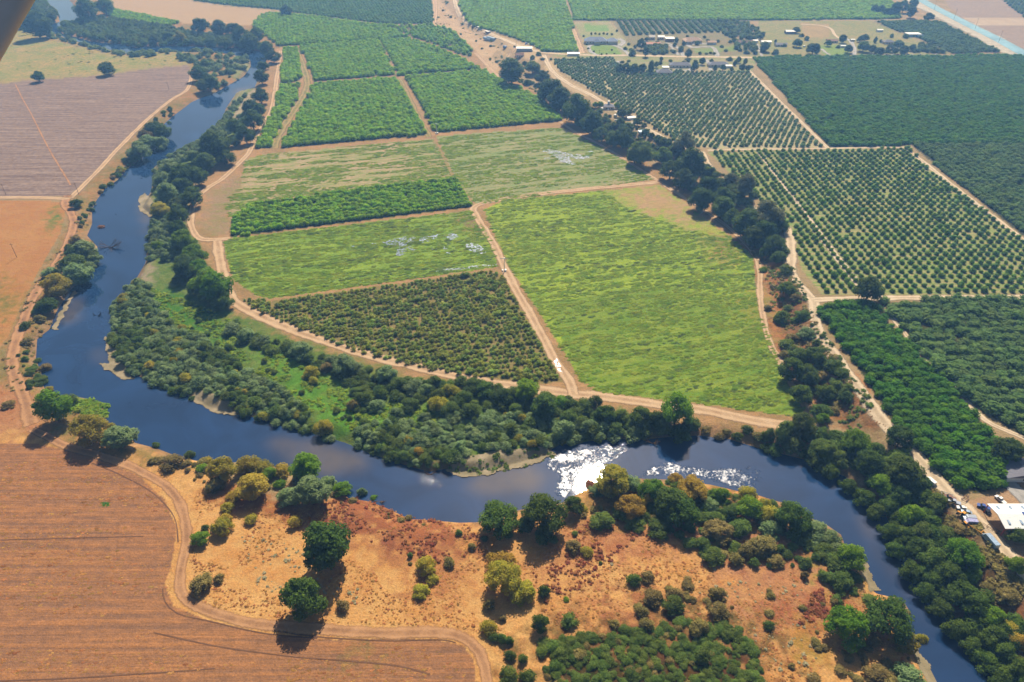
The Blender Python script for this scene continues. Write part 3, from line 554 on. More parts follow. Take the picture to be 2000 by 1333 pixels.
BARS = [[(205,655),(214,660),(228,698),(262,739),(240,742),(215,727),(190,712),(212,711),(207,690)], [(372,770),(394,766),(428,780),(452,795),(480,813),(440,811),(405,801),(380,788)], [(866,919),(900,901),(960,890),(1030,881),(1078,880),(1088,890),(1058,902),(1000,918),(930,931),(885,930)],
 [(271,385),(284,377),(298,394),(303,420),(294,426),(271,410)], [(1676,1096),(1692,1100),(1708,1134),(1722,1158),(1700,1158),(1684,1125)], [(1774,1250),(1792,1256),(1816,1298),(1842,1345),(1812,1345),(1795,1300)], [(142,570),(153,566),(135,600),(121,625),(110,648),(103,642),(118,605)], [(486,186),(500,176),(497,200),(470,232),(455,250),(446,246),(466,215)]]
BARW = [list(zip(*[q.tolist() for q in U([p[0] for p in b], [p[1] for p in b], WZ+.2)])) for b in BARS]
def build_bars():
    m = road_material('dry river sand', (190,172,140), (150,138,104), 0, 9)
    for i, (b, w) in enumerate(zip(BARS, BARW)):
        xs = [p[0] for p in w]; ys = [p[1] for p in w]; st = .5
        XX, YY = np.meshgrid(np.arange(min(xs)-2, max(xs)+2, st), np.arange(min(ys)-2, max(ys)+2, st)); x = XX.ravel(); y = YY.ravel()
        wx = (fbm(x, y, 5, 80)-.5)*4; wy = (fbm(x, y, 5, 81)-.5)*4
        ins = inpoly(x+wx, y+wy, w).reshape(XX.shape); cell = ins[:-1, :-1] & ins[1:, :-1] & ins[:-1, 1:] & ins[1:, 1:]
        idx = np.arange(x.size).reshape(XX.shape); f = np.stack([idx[:-1, :-1], idx[:-1, 1:], idx[1:, 1:], idx[1:, :-1]], -1)[cell]
        if not len(f): continue
        us, inv = np.unique(f, return_inverse=True); x = x[us]; y = y[us]; z = np.maximum(WZ+.12+.35*vn(x, y, 4, 82), G(x, y)+.12)
        o = mesh_obj('sandbar', np.column_stack([x, y, z]), inv.reshape(-1, 4), m, smooth=True)
        at = o.data.attributes.new('across', 'FLOAT', 'POINT'); at.data.foreach_set('value', np.full(len(x), .3, np.float32)); tag(o, 'pale sandbar at the waterline', None, None, 'structure')
# ---------------------------------------------------------------- light, sky, air, camera
_gx, _gy = U([1152], [936], WZ); SUN_AZ = math.atan2(float(_gx[0]), float(_gy[0])); SUN_EL = math.atan2(CAMH-WZ, math.hypot(float(_gx[0]), float(_gy[0])))   # the glitter on the river fixes where the sun stands; azimuth from +Y towards +X
def build_world():
    w = bpy.data.worlds.new('World'); SC.world = w; w.use_nodes = True; nt = w.node_tree
    bg = nt.nodes['Background']; sk = nt.nodes.new('ShaderNodeTexSky'); sk.sky_type = 'NISHITA'; sk.sun_disc = False
    sk.sun_elevation = SUN_EL; sk.sun_rotation = SUN_AZ; sk.altitude = 200; sk.air_density = 1.0; sk.dust_density = 2.2; sk.ozone_density = 1.5
    nt.links.new(sk.outputs[0], bg.inputs[0]); bg.inputs[1].default_value = SKY
    s = bpy.data.lights.new('sun', 'SUN'); s.energy = SUNE; s.angle = math.radians(.53); s.color = (1, .93, .83)
    o = bpy.data.objects.new('sun', s); COL.objects.link(o); o.location = (0, 0, 600)
    d = Vector((math.sin(SUN_AZ)*math.cos(SUN_EL), math.cos(SUN_AZ)*math.cos(SUN_EL), math.sin(SUN_EL)))
    o.rotation_euler = d.to_track_quat('Z', 'Y').to_euler()
    c = bpy.data.cameras.new('camera'); c.sensor_width = 36; c.lens = 24.0; c.clip_start = .05; c.clip_end = 300000
    co = bpy.data.objects.new('camera', c); COL.objects.link(co); co.location = (0, 0, CAMH); co.rotation_euler = (math.pi/2-TH, 0, 0); SC.camera = co
    v = SC.view_settings; v.view_transform = 'Standard'; v.look = 'None'; v.gamma = 1; v.exposure = EXPO; SC.display_settings.display_device = 'sRGB'
    cy = SC.cycles; cy.max_bounces = 6; cy.diffuse_bounces = 2; cy.glossy_bounces = 2; cy.transmission_bounces = 2; cy.volume_bounces = 0; cy.transparent_max_bounces = 6
    cy.use_denoising = True; cy.caustics_reflective = False; cy.caustics_refractive = False; cy.volume_max_steps = 64
def build_haze():
    X = 9000; y0 = -900; y1 = 14000; z0 = -8; z1 = CAMH+8
    v = [(-X,y0,z0),(X,y0,z0),(X,y1,z0),(-X,y1,z0),(-X,y0,z1),(X,y0,z1),(X,y1,z1),(-X,y1,z1)]
    f = [(0,3,2,1),(4,5,6,7),(0,1,5,4),(1,2,6,5),(2,3,7,6),(3,0,4,7)]
    m = bpy.data.materials.new('pale blue air'); m.use_nodes = True; nt = m.node_tree
    nt.nodes.remove(nt.nodes['Principled BSDF']); pv = nt.nodes.new('ShaderNodeVolumePrincipled')
    pv.inputs['Color'].default_value = HAZEC; pv.inputs['Density'].default_value = HAZED; pv.inputs['Anisotropy'].default_value = HAZEG; pv.inputs['Absorption Color'].default_value = (1, 1, 1, 1)
    nt.links.new(pv.outputs[0], nt.nodes['Material Output'].inputs['Volume'])
    o = mesh_obj('haze', v, f, m); tag(o, 'pale blue haze over the distant fields', None, None, 'stuff')
SKY = .05; SUNE = 5.0; EXPO = .5
HAZED = .00026; HAZEC = (.22, .50, 1.0, 1); HAZEG = .3
build_world()
build_ground(); build_water()
SANDM, PAVEM, ASPM = build_roads(); build_canal(PAVEM); build_ponds(); build_bars(); build_haze()
# ================================================================ vegetation
def ico(sub):
    import bmesh
    bm = bmesh.new(); bmesh.ops.create_icosphere(bm, subdivisions=sub, radius=1)
    v = np.array([list(p.co) for p in bm.verts]); f = np.array([[q.index for q in p.verts] for p in bm.faces]); bm.free()
    return v, f
ICO2 = ico(2); ICO1 = ico(1)
def crown_geo(seed, shape='round', lobes=14, leaves=1800, ls=.034, hf=.85, lr=(.15,.25), open_=.0):
    """crown 1 wide, hf tall, its bottom at z=.0 ; returns quads"""
    r = np.random.default_rng(seed)
    C_ = []; R_ = []
    for i in range(lobes):
        a = r.uniform(0, 2*math.pi)
        h = ((i+.5)/lobes); rr = r.uniform(lr[0], lr[1])
        if shape == 'round': prof = math.sqrt(max(0, 1-(2*h-.86)**2))
        elif shape == 'dome': prof = math.sqrt(max(0.02, 1-(h*.96)**2))
        elif shape == 'tall': prof = (math.sin(math.pi*(.12+.8*h))**.7)*.8
        elif shape == 'cone': prof = 1.0-.85*h
        else: prof = math.sqrt(max(0.02, 1-(1.05*h-.2)**2))
        q = r.uniform(.35, 1)**.5 if i > 1 else .1
        d = max(0, .5*prof-rr*.75)*q
        C_.append((d*math.cos(a), d*math.sin(a), (rr*.8+h*(hf-rr*1.7)))); R_.append(rr*(1 if shape != 'cone' else 1-.55*h))
    C_ = np.array(C_); R_ = np.array(R_)
    V = []; Q = []; off = 0
    iv, if_ = ICO2 if lobes <= 13 else ICO1
    for c, rr in zip(C_, R_):           # inner bodies of the leaf masses
        n = iv*(.78+.22*r.random((len(iv), 1)))
        V.append(c+n*rr*.86*np.array([1, 1, .88])); Q.append(np.column_stack([if_, if_[:, 2]])+off); off += len(iv)
    w = R_**2; w /= w.sum()
    li = r.choice(len(C_), leaves, p=w)
    d = r.normal(size=(leaves, 3)); d[:, 2] = d[:, 2]*.9+.25; d /= np.linalg.norm(d, axis=1)[:, None]
    p = C_[li]+d*(R_[li]*r.uniform(.84, 1.14+open_, leaves))[:, None]*np.array([1, 1, .9])
    dist = np.linalg.norm((p[:, None, :]-C_[None])/R_[None, :, None], axis=2); dist[np.arange(leaves), li] = 9
    keep = (dist.min(1) > .86) & (p[:, 2] > 0); p = p[keep]; d = d[keep]; k = len(p)
    n = d*.75+r.normal(size=(k, 3))*.42+np.array([0, 0, .55]); n /= np.linalg.norm(n, axis=1)[:, None]
    t = np.cross(n, r.normal(size=(k, 3))); t /= np.linalg.norm(t, axis=1)[:, None]; b = np.cross(n, t)
    s = ls*r.uniform(.6, 1.35, (k, 1)); tw = r.uniform(.55, 1, (k, 1))
    qv = np.stack([p-t*s, p+b*s*tw+n*s*.25, p+t*s, p-b*s*tw+n*s*.2], 1).reshape(-1, 3)
    V.append(qv); Q.append((np.arange(k*4).reshape(-1, 4))+off)
    V = np.vstack(V)
    lo = np.percentile(V, 1, axis=0); hi = np.percentile(V, 99, axis=0)
    V = (V-[(lo[0]+hi[0])/2, (lo[1]+hi[1])/2, lo[2]])/[hi[0]-lo[0], hi[1]-lo[1], (hi[2]-lo[2])/hf]
    return V, np.vstack(Q)
def crown_mesh(key, name, mat):
    V, Q = GEO[key]
    me = bpy.data.meshes.new(name); n = len(Q)
    tri = Q[:, 2] == Q[:, 3]
    Fs = [tuple(q[:3]) if t else tuple(q) for q, t in zip(Q.tolist(), tri)]
    me.from_pydata(V.tolist(), [], Fs); me.materials.append(mat); me.update()
    return me
GEO = {}
for i in range(3):
    GEO['L', i] = crown_geo(100+i, ('round', 'spread', 'tall')[i], 34, 5200, .024, (.82, .7, .95)[i], (.065, .17), .1)
    GEO['M', i] = crown_geo(200+i, ('dome', 'round', 'dome')[i], 22, 2700, .030, (.78, .9, .7)[i], (.09, .21), .1)
    GEO['S', i] = crown_geo(300+i, ('dome', 'round', 'dome')[i], 13, 950, .045, (.72, .85, .62)[i], (.12, .27), .12)
    GEO['O', i] = crown_geo(400+i, ('dome', 'round', 'dome')[i], 7, 330, .062, (.78, .85, .74)[i], (.2, .30))
    GEO['P', i] = crown_geo(450+i, ('round', 'dome', 'round')[i], 6, 170, .075, (.95, .85, .8)[i], (.14, .26), .35)
GEO['C', 0] = crown_geo(500, 'cone', 14, 1800, .04, 2.4, (.2, .34)); GEO['C', 1] = crown_geo(501, 'tall', 16, 2000, .04, 2.0, (.2, .3)); GEO['C', 2] = GEO['C', 0]
GEO['W', 0] = crown_geo(600, 'dome', 3, 46, .17, .42, (.3, .42), .2); GEO['W', 1] = crown_geo(601, 'dome', 3, 40, .17, .36, (.3, .42), .3)
def foliage(name, a, b, var=.22, tr=.5, hue=.014, scale=.35):
    t = NT(name)
    oi = t.new('ShaderNodeObjectInfo'); tc = t.new('ShaderNodeTexCoord')
    p = t.pos(); n = t.noise(p, scale, 3, .6); n2 = t.noise(p, 2.2, 2, .6)
    c = t.mix(t.ramp(t.math('ADD', t.math('MULTIPLY', n, .6), t.math('MULTIPLY', n2, .4)), .38, .62), a, b)
    h = t.new('ShaderNodeHueSaturation'); t.link(c, h.inputs['Color'])
    t.val(h.inputs['Hue'], t.ramp(oi.outputs['Random'], 0, 1, .5-hue, .5+hue))
    r2 = t.math('FRACT', t.math('MULTIPLY', oi.outputs['Random'], 7.31))
    t.val(h.inputs['Value'], t.ramp(r2, 0, 1, 1-var, 1+var)); c = h.outputs[0]
    t.link(c, t.b.inputs['Base Color']); t.b.inputs['Roughness'].default_value = .65; t.b.inputs['Specular IOR Level'].default_value = .06
    tl = t.new('ShaderNodeBsdfTranslucent'); t.link(t.scalec(c, 1.2), tl.inputs['Color'])
    mx = t.new('ShaderNodeMixShader'); mx.inputs[0].default_value = tr
    t.link(t.b.outputs[0], mx.inputs[1]); t.link(tl.outputs[0], mx.inputs[2]); t.link(mx.outputs[0], t.o.inputs['Surface'])
    return t.m
K = 1.2
def fc(r, g, b): return tuple(v*K for v in lin((r, g, b)))
FOL = dict(
 A=foliage('dark oak leaves', fc(48,70,22), fc(92,112,40), .2, .4),
 B=foliage('fresh green leaves', fc(76,112,22), fc(124,152,36), .18),
 C=foliage('grey green willow leaves', fc(88,110,62), fc(130,146,96), .22, .3),
 D=foliage('olive yellow leaves', fc(122,126,40), fc(172,158,58), .2),
 E=foliage('dry brown twigs', fc(92,84,42), fc(132,118,66), .2, .2),
 F=foliage('dark green brush', fc(74,96,40), fc(110,126,54), .25),
 O=foliage('dull orange leaves', fc(142,126,44), fc(178,152,60), .15, .45, .012),
 K=foliage('deep green orchard leaves', fc(52,96,10), fc(96,136,24), .16, .45, .012, .2),
 Q=foliage('pale orchard leaves', fc(84,112,62), fc(128,150,94), .14, .45, .012, .2),
 H=foliage('dusty eucalyptus leaves', fc(90,98,62), fc(124,126,84), .12),
 R=foliage('bare reddish twigs', fc(118,72,48), fc(150,96,62), .2, .35, .02),
 V=foliage('glossy orchard leaves', fc(94,138,14), fc(158,188,34), .16, .5, .012, .2),
 N=foliage('bluish orchard leaves', fc(70,98,46), fc(110,134,66), .16, .4, .012, .2),
 M=foliage('open orchard leaves', fc(74,112,34), fc(126,154,60), .16, .45, .012, .2),
 Y=foliage('sparse orchard leaves', fc(106,124,40), fc(152,160,72), .25, .45, .03, .2),
 G=foliage('lush weed leaves', fc(104,132,32), fc(146,162,50), .16, .5, .02, .1),
 T=foliage('dry weed stalks', fc(150,106,60), fc(188,142,86), .25, .45, .02, .1),
 U=foliage('blue grey thistle leaves', fc(136,132,100), fc(160,152,120), .1, .3),
)
BARK = plain('grey brown bark', (96,78,62), .9, 0, .3, 3)
_cm = {}
def cmesh(cls, i, kind):
    k = (cls, i, kind)
    if k not in _cm: _cm[k] = crown_mesh((cls, i), 'crown', FOL[kind])
    return _cm[k]
def trunk_mesh(seed):
    r = random.Random(seed); V = []; Fc = []
    def tube(a, b, ra, rb, bend=.1):
        n = 6; seg = 4; base = len(V); a = Vector(a); b = Vector(b); d = (b-a); u = d.orthogonal().normalized(); w = d.cross(u).normalized()
        for s in range(seg+1):
            q = a+d*(s/seg)+u*math.sin(s/seg*3)*bend*d.length*.3; rad = ra+(rb-ra)*s/seg
            for k in range(n): V.append(q+(u*math.cos(k*2*math.pi/n)+w*math.sin(k*2*math.pi/n))*rad)
        for s in range(seg):
            for k in range(n): Fc.append((base+s*n+k, base+s*n+(k+1) % n, base+(s+1)*n+(k+1) % n, base+(s+1)*n+k))
    tube((0,0,-.08), (0.02,0,.34), .04, .026)
    for k in range(4):
        a = k*1.6+r.random(); tube((.01,0,.2+.04*k), (.26*math.cos(a), .26*math.sin(a), .46+.07*k), .02, .007)
    me = bpy.data.meshes.new('trunk'); me.from_pydata([tuple(v) for v in V], [], Fc); me.materials.append(BARK); me.update(); return me
TRUNK = [trunk_mesh(i) for i in range(3)]
NAMES = dict(A='oak_tree', B='cottonwood_tree', C='willow_bush', D='olive_shrub', E='dry_shrub', F='riverside_tree', O='orange_shrub', H='eucalyptus_tree', R='bare_shrub', N='shade_tree')
CATS = dict(A='tree', B='tree', C='bush', D='bush', E='bush', F='tree', O='bush', H='tree', R='bush', N='tree')
_n = [0]
def plant(X, Y, Z, w, kind, hf=1.0, cls=None, label=None, group=None, trunk=None, name=None, cat=None):
    """one tree or bush, w metres wide"""
    _n[0] += 1; i = _n[0]
    if cls is None: cls = 'L' if w > 12 else ('M' if w > 6.5 else 'S')
    v = i % 3; r = random.Random(i*7+3)
    cr = bpy.data.objects.new('crown', cmesh(cls, v, kind))
    if trunk is None: trunk = cls == 'L' or (cls == 'M' and kind in 'ABHN')
    rz = r.uniform(-.5, .5)+3.14159*r.randint(0, 1); hf = hf*.88; sc = (w*r.uniform(.96, 1.06), w*r.uniform(.78, 1.1), w*hf*r.uniform(.92, 1.08))
    nm = name or NAMES[kind]
    if trunk:
        root = empty(nm, (X, Y, Z), rz); COL.objects.link(cr); cr.parent = root
        cr.location = (0, 0, w*.15*hf); cr.scale = sc
        t = bpy.data.objects.new('trunk', TRUNK[v]); COL.objects.link(t); t.parent = root; t.scale = (w, w, w*hf)
    else:
        root = cr; cr.name = nm; COL.objects.link(cr); cr.location = (X, Y, Z-.04*w); cr.rotation_euler = (0, 0, rz); cr.scale = sc
    tag(root, label, cat or CATS[kind], group)
    return root
ORD = ['first','second','third','fourth','fifth','sixth','seventh','eighth','ninth','tenth','eleventh','twelfth','thirteenth','fourteenth','fifteenth','sixteenth','seventeenth','eighteenth','nineteenth','twentieth']+['twenty-'+q for q in ('first','second','third','fourth','fifth','sixth','seventh','eighth','ninth')]+['thirtieth']+['thirty-'+q for q in ('first','second','third','fourth','fifth','sixth','seventh','eighth','ninth')]+['fortieth']+['forty-'+q for q in ('first','second','third','fourth','fifth','sixth','seventh','eighth','ninth')]+['fiftieth']
LOOK = dict(A='dark green tree', B='bright green tree', C='grey green willow bush', D='olive yellow bush', E='dry brown bush', F='mid green tree', O='orange tinged bush', H='dusty grey green tall tree', R='bare reddish bush', N='blue green tree')
SHR = dict(A=.88, F=.88, H=.75, R=.8, E=.85)
def plants(lst, where, group, order='y'):
    """lst of (px, py, width px, kind[, height factor[, label[, class]]]); crown centre in photo pixels"""
    k = len(lst); a = [(list(q)+[1.0, None, None][len(q)-4:]) if len(q) < 7 else list(q) for q in lst]
    hc = np.array([(.46 if (q[3] in 'ABHN' and q[2]/pxm(q[1]) > 6.5) or q[2]/pxm(q[1]) > 12 else .34)*q[2]/pxm(q[1])*q[4]*.9 for q in a])
    X, Y, Z = GP([q[0] for q in a], [q[1] for q in a], hc)
    cnt = {}
    for q in sorted(range(k), key=lambda j: (a[j][1] if order == 'y' else a[j][0])):
        px, py, wp, kd, hf, lab, cls = a[q]
        w = wp*SHR.get(kd, .94)/float(pxm(py, Z[q]+hc[q])); cnt[kd] = cnt.get(kd, 0)+1
        if lab is None: lab = f'{ORD[cnt[kd]-1]} {LOOK[kd]} {where}'
        plant(X[q], Y[q], Z[q], w, kd, hf, cls, lab, group)
# ---------------------------------------------------------------- single trees and bushes
plants([(104,798,62,'B',1.25,'tall fresh green tree casting a shadow on the stubble corner'),(132,782,36,'F',1,'small dark tree tucked behind the tall green corner tree'),(176,833,84,'D',1.0,'wide olive green tree on the bank beside the reed clump'),(235,857,62,'C',.85,'pale feathery reed clump at the river edge'),
 (216,831,20,'D',1,'small olive bush between the wide tree and the reeds'),(304,868,19,'F',1,'tiny round bush at the waterline right of the reeds'),(370,887,22,'F',1,'round dark green bush alone on the bank'),(335,902,46,'E',.8,'low brown green thicket on the bank left of the round bush'),
 (393,912,24,'B',1,'small bright green bush left of the olive thicket'),(400,898,24,'D',1,'small dull bush behind the bright green one'),(435,913,58,'D',1.1,'big olive yellow bush on the bank bend'),(421,946,42,'E',.9,'leafless brown thicket below the big olive bush'),
 (484,908,44,'D',1,'olive bush right of the big olive bush'),(510,912,38,'D',1,'olive bush near the waterline before the tall tree'),(492,952,64,'O',.9,'yellow orange bush cluster in the dry grass'),(456,970,32,'O',.9,'faded tan bush left of the yellow cluster'),
 (548,917,38,'O',1,'orange tinged bush beside the tall riverside tree'),(596,915,54,'B',1.3,'tall green tree rising from the willows by the river'),(526,925,28,'B',1,'small green bush in front of the orange tinged one'),(545,943,26,'B',1,'little green bush left of the willow clump'),
 (565,965,50,'C',1,'left half of the grey green willow clump'),(610,963,66,'C',1,'right half of the grey green willow clump'),(640,945,36,'C',1.1,'pale willow reaching toward the river'),(669,955,38,'B',.9,'green bush at the right end of the willow clump'),
 (707,960,22,'C',1.2,'pale small tree standing alone at the waterline'),(730,971,15,'B',1,'little green bush at the dry bank edge')],
 'on the south bank', 'trees and bushes along the near bank')
plants([(443,992,28,'D',1,'upper of the bushes in the yellow row beside the track'),(432,1027,42,'D',1.1,'large yellow bush in the row beside the track'),(440,1012,26,'O',1,'orange bush wedged in the yellow row'),(389,1049,35,'B',1,'bright green bush at the curve of the track'),(400,1031,18,'F',1,'small dark bush above the bright green one'),
 (489,1012,25,'D',1.2,'upright yellow bush alone in the dry grass'),(576,1018,29,'O',1,'small golden bush below the willow clump'),(392,1140,48,'E',.9,'grey brown bush inside the track corner'),(427,1130,24,'E',.9,'small grey brown bush beside the track corner'),
 (639,1068,94,'A',1.35,'tall dark oak, upper of the pair on the dry slope'),(593,1160,98,'A',1.15,'broad dark oak throwing its shadow over the stubble field'),(801,1084,12,'F',1.4,'tiny dark bush upright in the weeds'),(833,1104,40,'D',1.1,'upper olive bush of the zigzag group'),(845,1131,24,'D',1,'middle olive bush of the zigzag group'),(822,1155,34,'D',.8,'lowest olive bush of the zigzag group'),
 (877,1097,28,'E',1,'thin grey bush right of the zigzag group'),(896,1040,15,'F',1.3,'slim dark green bush near the bank top'),(922,1066,20,'E',1.2,'thin pale bush near the three dark bank trees'),(669,1182,34,'E',1,'thin brown bush right of the broad oak'),
 (954,1225,34,'D',1.1,'rounded dark olive bush at the end of the farm track'),(982,1247,26,'F',1.2,'dark bush just right of the track end'),(996,1279,28,'F',1.1,'dark bush below the track end'),(992,1318,42,'F',1,'dark bush at the lower edge right of the track'),(955,1182,28,'E',1.1,'straggly brown bush above the track end'),(982,1207,18,'E',1,'straggly grey bush between yellow trees and track end'),
 (972,1012,76,'A',1.05,'left dark tree of the bank trio'),(1062,1002,96,'A',1.1,'biggest dark tree of the bank trio'),(1022,1022,40,'A',1,'dark tree filling the gap of the bank trio'),(1063,1045,40,'A',1.1,'dark green tree standing before the bank trio'),(992,1042,22,'F',1,'small green bush before the left bank tree'),(1121,985,42,'A',1.3,'slim dark tree at the waterside right of the trio'),(1137,992,24,'D',1,'yellow bush beside the slim waterside tree'),
 (978,1088,58,'O',1,'golden topped tree, upper of the yellow pair'),(982,1128,74,'D',1.1,'wide yellow green tree, lower of the yellow pair'),(1022,1157,50,'D',1,'olive bush at the foot of the yellow pair'),(1063,1153,27,'A',1.6,'column shaped dark tree, upper of two'),(1055,1214,38,'A',1.4,'column shaped dark tree, lower of two'),
 (1119,1066,34,'E',1,'dull bush of the twin in the open grass'),(1146,1076,26,'D',1,'yellow green bush of the twin in the open grass'),(1173,1099,9,'F',1),(1238,1131,32,'F',1.1,'dark round bush in the middle of the dry grass'),(1265,1126,32,'E',1,'dull bush touching the dark round bush'),(1276,1163,42,'E',1),(1314,1178,48,'F',.9),(1254,1193,32,'E',1),(1263,1217,34,'E',1),(1200,1219,22,'E',1),(1322,1158,34,'E',1),
 (1403,1157,38,'E',1),(1403,1190,46,'E',.9),(1365,1225,42,'E',.9),(1106,1170,13,'B',.8,'tiny bright green tuft of leaves in the red weeds'),(1373,1278,36,'F',1.6,'dark upright tree rising from the bramble'),(965,1243,24,'F',1.2),(995,1250,20,'F',1.2),(1021,1286,22,'F',1.2),(1030,1317,36,'F',1),
 (1503,1220,26,'F',1,'dark bush alone beside the yellow grass patch'),(1572,1124,19,'E',1.2),(1631,1174,20,'E',1),(801,1100,10,'E',1)],
 'in the dry grass south of the river', 'trees and bushes on the dry south slope')
plants([(1153,944,32,'R',.7,'bare reddish bush at the edge of the glittering water'),(1165,955,30,'C',1),(1195,942,66,'D',1,'broad olive bush at the left end of the south thicket'),(1230,945,44,'C',1),(1273,957,60,'B',1,'bright green tree in the middle of the south thicket'),(1232,985,58,'O',1,'orange yellow bush in the south thicket'),(1215,1000,40,'F',.8),(1262,978,34,'O',1),
 (1352,955,56,'O',1,'orange leaved tree near the water in the thicket'),(1312,984,70,'A',1,'dark tree behind the orange bush'),(1319,935,30,'O',1),(1387,984,34,'C',1),(1408,965,42,'B',1,'light green tree near the glitter'),(1462,966,38,'D',1),(1430,1000,44,'F',1),(1333,1000,76,'A',1,'large dark oak in the centre of the south thicket'),(1176,1014,52,'F',.7),(1240,1020,44,'F',.7),(1290,1030,50,'F',.8),(1395,1010,46,'F',.9),
 (1463,990,50,'B',1,'bright green tree right of the dark oak'),(1490,985,40,'D',1),(1403,1036,66,'E',.7),(1373,1062,34,'F',1),(1392,1083,48,'F',.9),(1445,1030,50,'F',.8),(1460,1073,46,'E',.8),(1491,1062,56,'E',.8),(1515,1093,36,'E',.9),(1500,1005,48,'D',.9),(1438,1090,34,'E',.9),
 (1550,1010,72,'A',1.1,'round dark oak at the right end of the south thicket'),(1505,1030,44,'C',.8),(1596,1035,50,'C',.8),(1622,1048,44,'C',.8),(1634,1070,30,'C',.8),(1590,1062,30,'C',.7),(1669,1088,56,'B',1.2,'leaning bright tree above the sandy shore'),(1645,1105,30,'F',.8),(1642,1133,50,'F',.8,'rounded dark brush below the leaning tree'),
 (1658,1222,80,'B',1.1,'large bright green tree on the lower slope'),(1739,1205,96,'A',1.15,'very large dark oak leaning over the river bend'),(1766,1247,56,'D',1.1,'olive tree below the large bank oak'),(1801,1247,26,'D',1,'small yellow bush overhanging the river'),(1707,1247,34,'E',.9),(1712,1314,56,'E',.8),(1772,1316,64,'C',.7),(1800,1345,50,'C',.7),(1740,1340,50,'E',.8),(1700,1170,30,'F',.7)],
 'in the thicket on the south bank', 'trees and bushes of the south bank thicket')
plants([(1502,846,28,'F',1.8),(1534,838,46,'F',1.5),(1569,830,54,'F',1.4),(1552,862,50,'F',1),(1610,878,58,'F',1),(1640,890,50,'F',1.1),(1675,865,56,'B',1.2),(1712,878,44,'F',1.1),(1761,852,56,'A',1.1,'dark tree shading the bluff road near the orchard'),(1700,905,60,'A',1.1),(1637,848,24,'F',1),(1600,905,40,'A',1),
 (1750,900,60,'F',1.1),(1769,925,70,'A',1.1),(1723,920,50,'A',1),(1785,946,60,'F',1.1),(1723,945,46,'B',1),(1804,965,44,'A',1),(1831,982,46,'F',.9),(1757,965,50,'A',1.1),(1740,985,44,'A',1),(1780,1008,48,'B',1.1,'bright green tree on the shaded east bank'),(1748,1024,30,'F',1.1),(1801,1038,48,'F',1.1),(1770,1045,50,'A',1),(1790,1070,50,'A',1),(1826,1083,62,'F',1.2),(1850,1040,50,'F',.8),(1874,1030,36,'E',.7),(1885,1083,66,'B',1.1,'broad leafy tree on the east bank below the yard'),(1901,1124,38,'B',1),(1860,1120,56,'A',1),(1830,1130,50,'A',1),(1880,1160,60,'A',1),(1910,1180,56,'A',1.1),(1930,1150,40,'E',.9),
 (1942,1206,44,'B',1.1),(1972,1226,38,'D',1),(1940,1245,56,'A',1),(1988,1250,40,'O',1),(1965,1275,56,'A',1),(1990,1310,60,'A',1.1),(1925,1215,40,'A',1),(1985,1100,38,'B',1.2,'small tree on the dirt at the yard edge'),(1975,1160,44,'E',.9),(1815,1005,40,'A',1),(1845,1085,44,'A',1),(2020,1350,70,'A',1),(1980,1345,50,'F',1)],
 'on the steep east bank', 'trees on the steep east bank')
plants([(1972,880,62,'A',1.0,'dark shade tree beside the grey roofed house'),(1990,1045,44,'A',1,'dark tree beside the white shed'),(1700,562,58,'A',1.15,'big round dark tree alone at the orchard corner'),(1491,525,17,'B',1,'small bright green tree below the bluff'),(1537,562,40,'F',.9),(1569,613,34,'F',.9),(1522,500,34,'F',.9),(1575,650,34,'C',.8),(1540,600,20,'F',.8),(1500,600,20,'E',.8),(1607,818,26,'B',1),(1607,797,44,'F',1.1),(1569,768,48,'A',1.1),(1545,722,52,'A',1.1),(1577,730,50,'A',1.1),(1593,692,48,'F',1.1),(1612,762,40,'A',1.1),(1650,768,24,'F',1.1),(1560,690,40,'A',1),(1630,800,24,'E',.9),(1605,735,30,'E',.9),(1533,690,26,'E',.9),(1548,660,30,'E',.8),(1555,580,26,'E',.8)],
 'on the bluff beside the pale road', 'trees and bushes on the east bluff')
plants([(1000,138,56,'A',1.1,'very dark round tree below the farm sheds'),(1040,128,34,'F',1),(1076,172,58,'A',1.2),(1060,150,34,'A',1),(1093,195,50,'A',1),(1127,207,62,'A',1.2),(1156,240,48,'A',1.1),(1176,262,38,'A',1),(1140,232,40,'A',1),(1219,265,46,'A',1.3),(1198,272,36,'F',1),(1254,290,56,'F',1.3),(1240,305,36,'F',1),(1295,303,42,'F',1),(1338,272,54,'H',1.5,'tall thin crowned grey tree beside the homestead'),(1320,292,34,'F',1),(1349,320,62,'A',1.3),(1310,330,44,'A',1.1),(1338,348,48,'A',1.2),(1384,358,44,'A',1.2),(1370,385,54,'A',1.2),(1414,382,46,'A',1.2),(1412,405,46,'A',1.1),(1460,358,48,'H',1.4,'grey green tall tree overlooking the open orchard'),(1430,345,34,'H',1.2),(1432,420,42,'A',1.2),(1458,436,56,'A',1.2),(1475,462,48,'A',1.1),(1500,412,84,'H',1.3,'broad dusty eucalyptus at the bend of the bluff road'),(1492,450,56,'A',1.3),(1515,478,44,'A',1.2),(1500,490,36,'A',1),(1525,440,40,'A',1.1),(1385,335,30,'F',1)],
 'in the dark tree line under the bluff', 'dark tree line under the bluff')
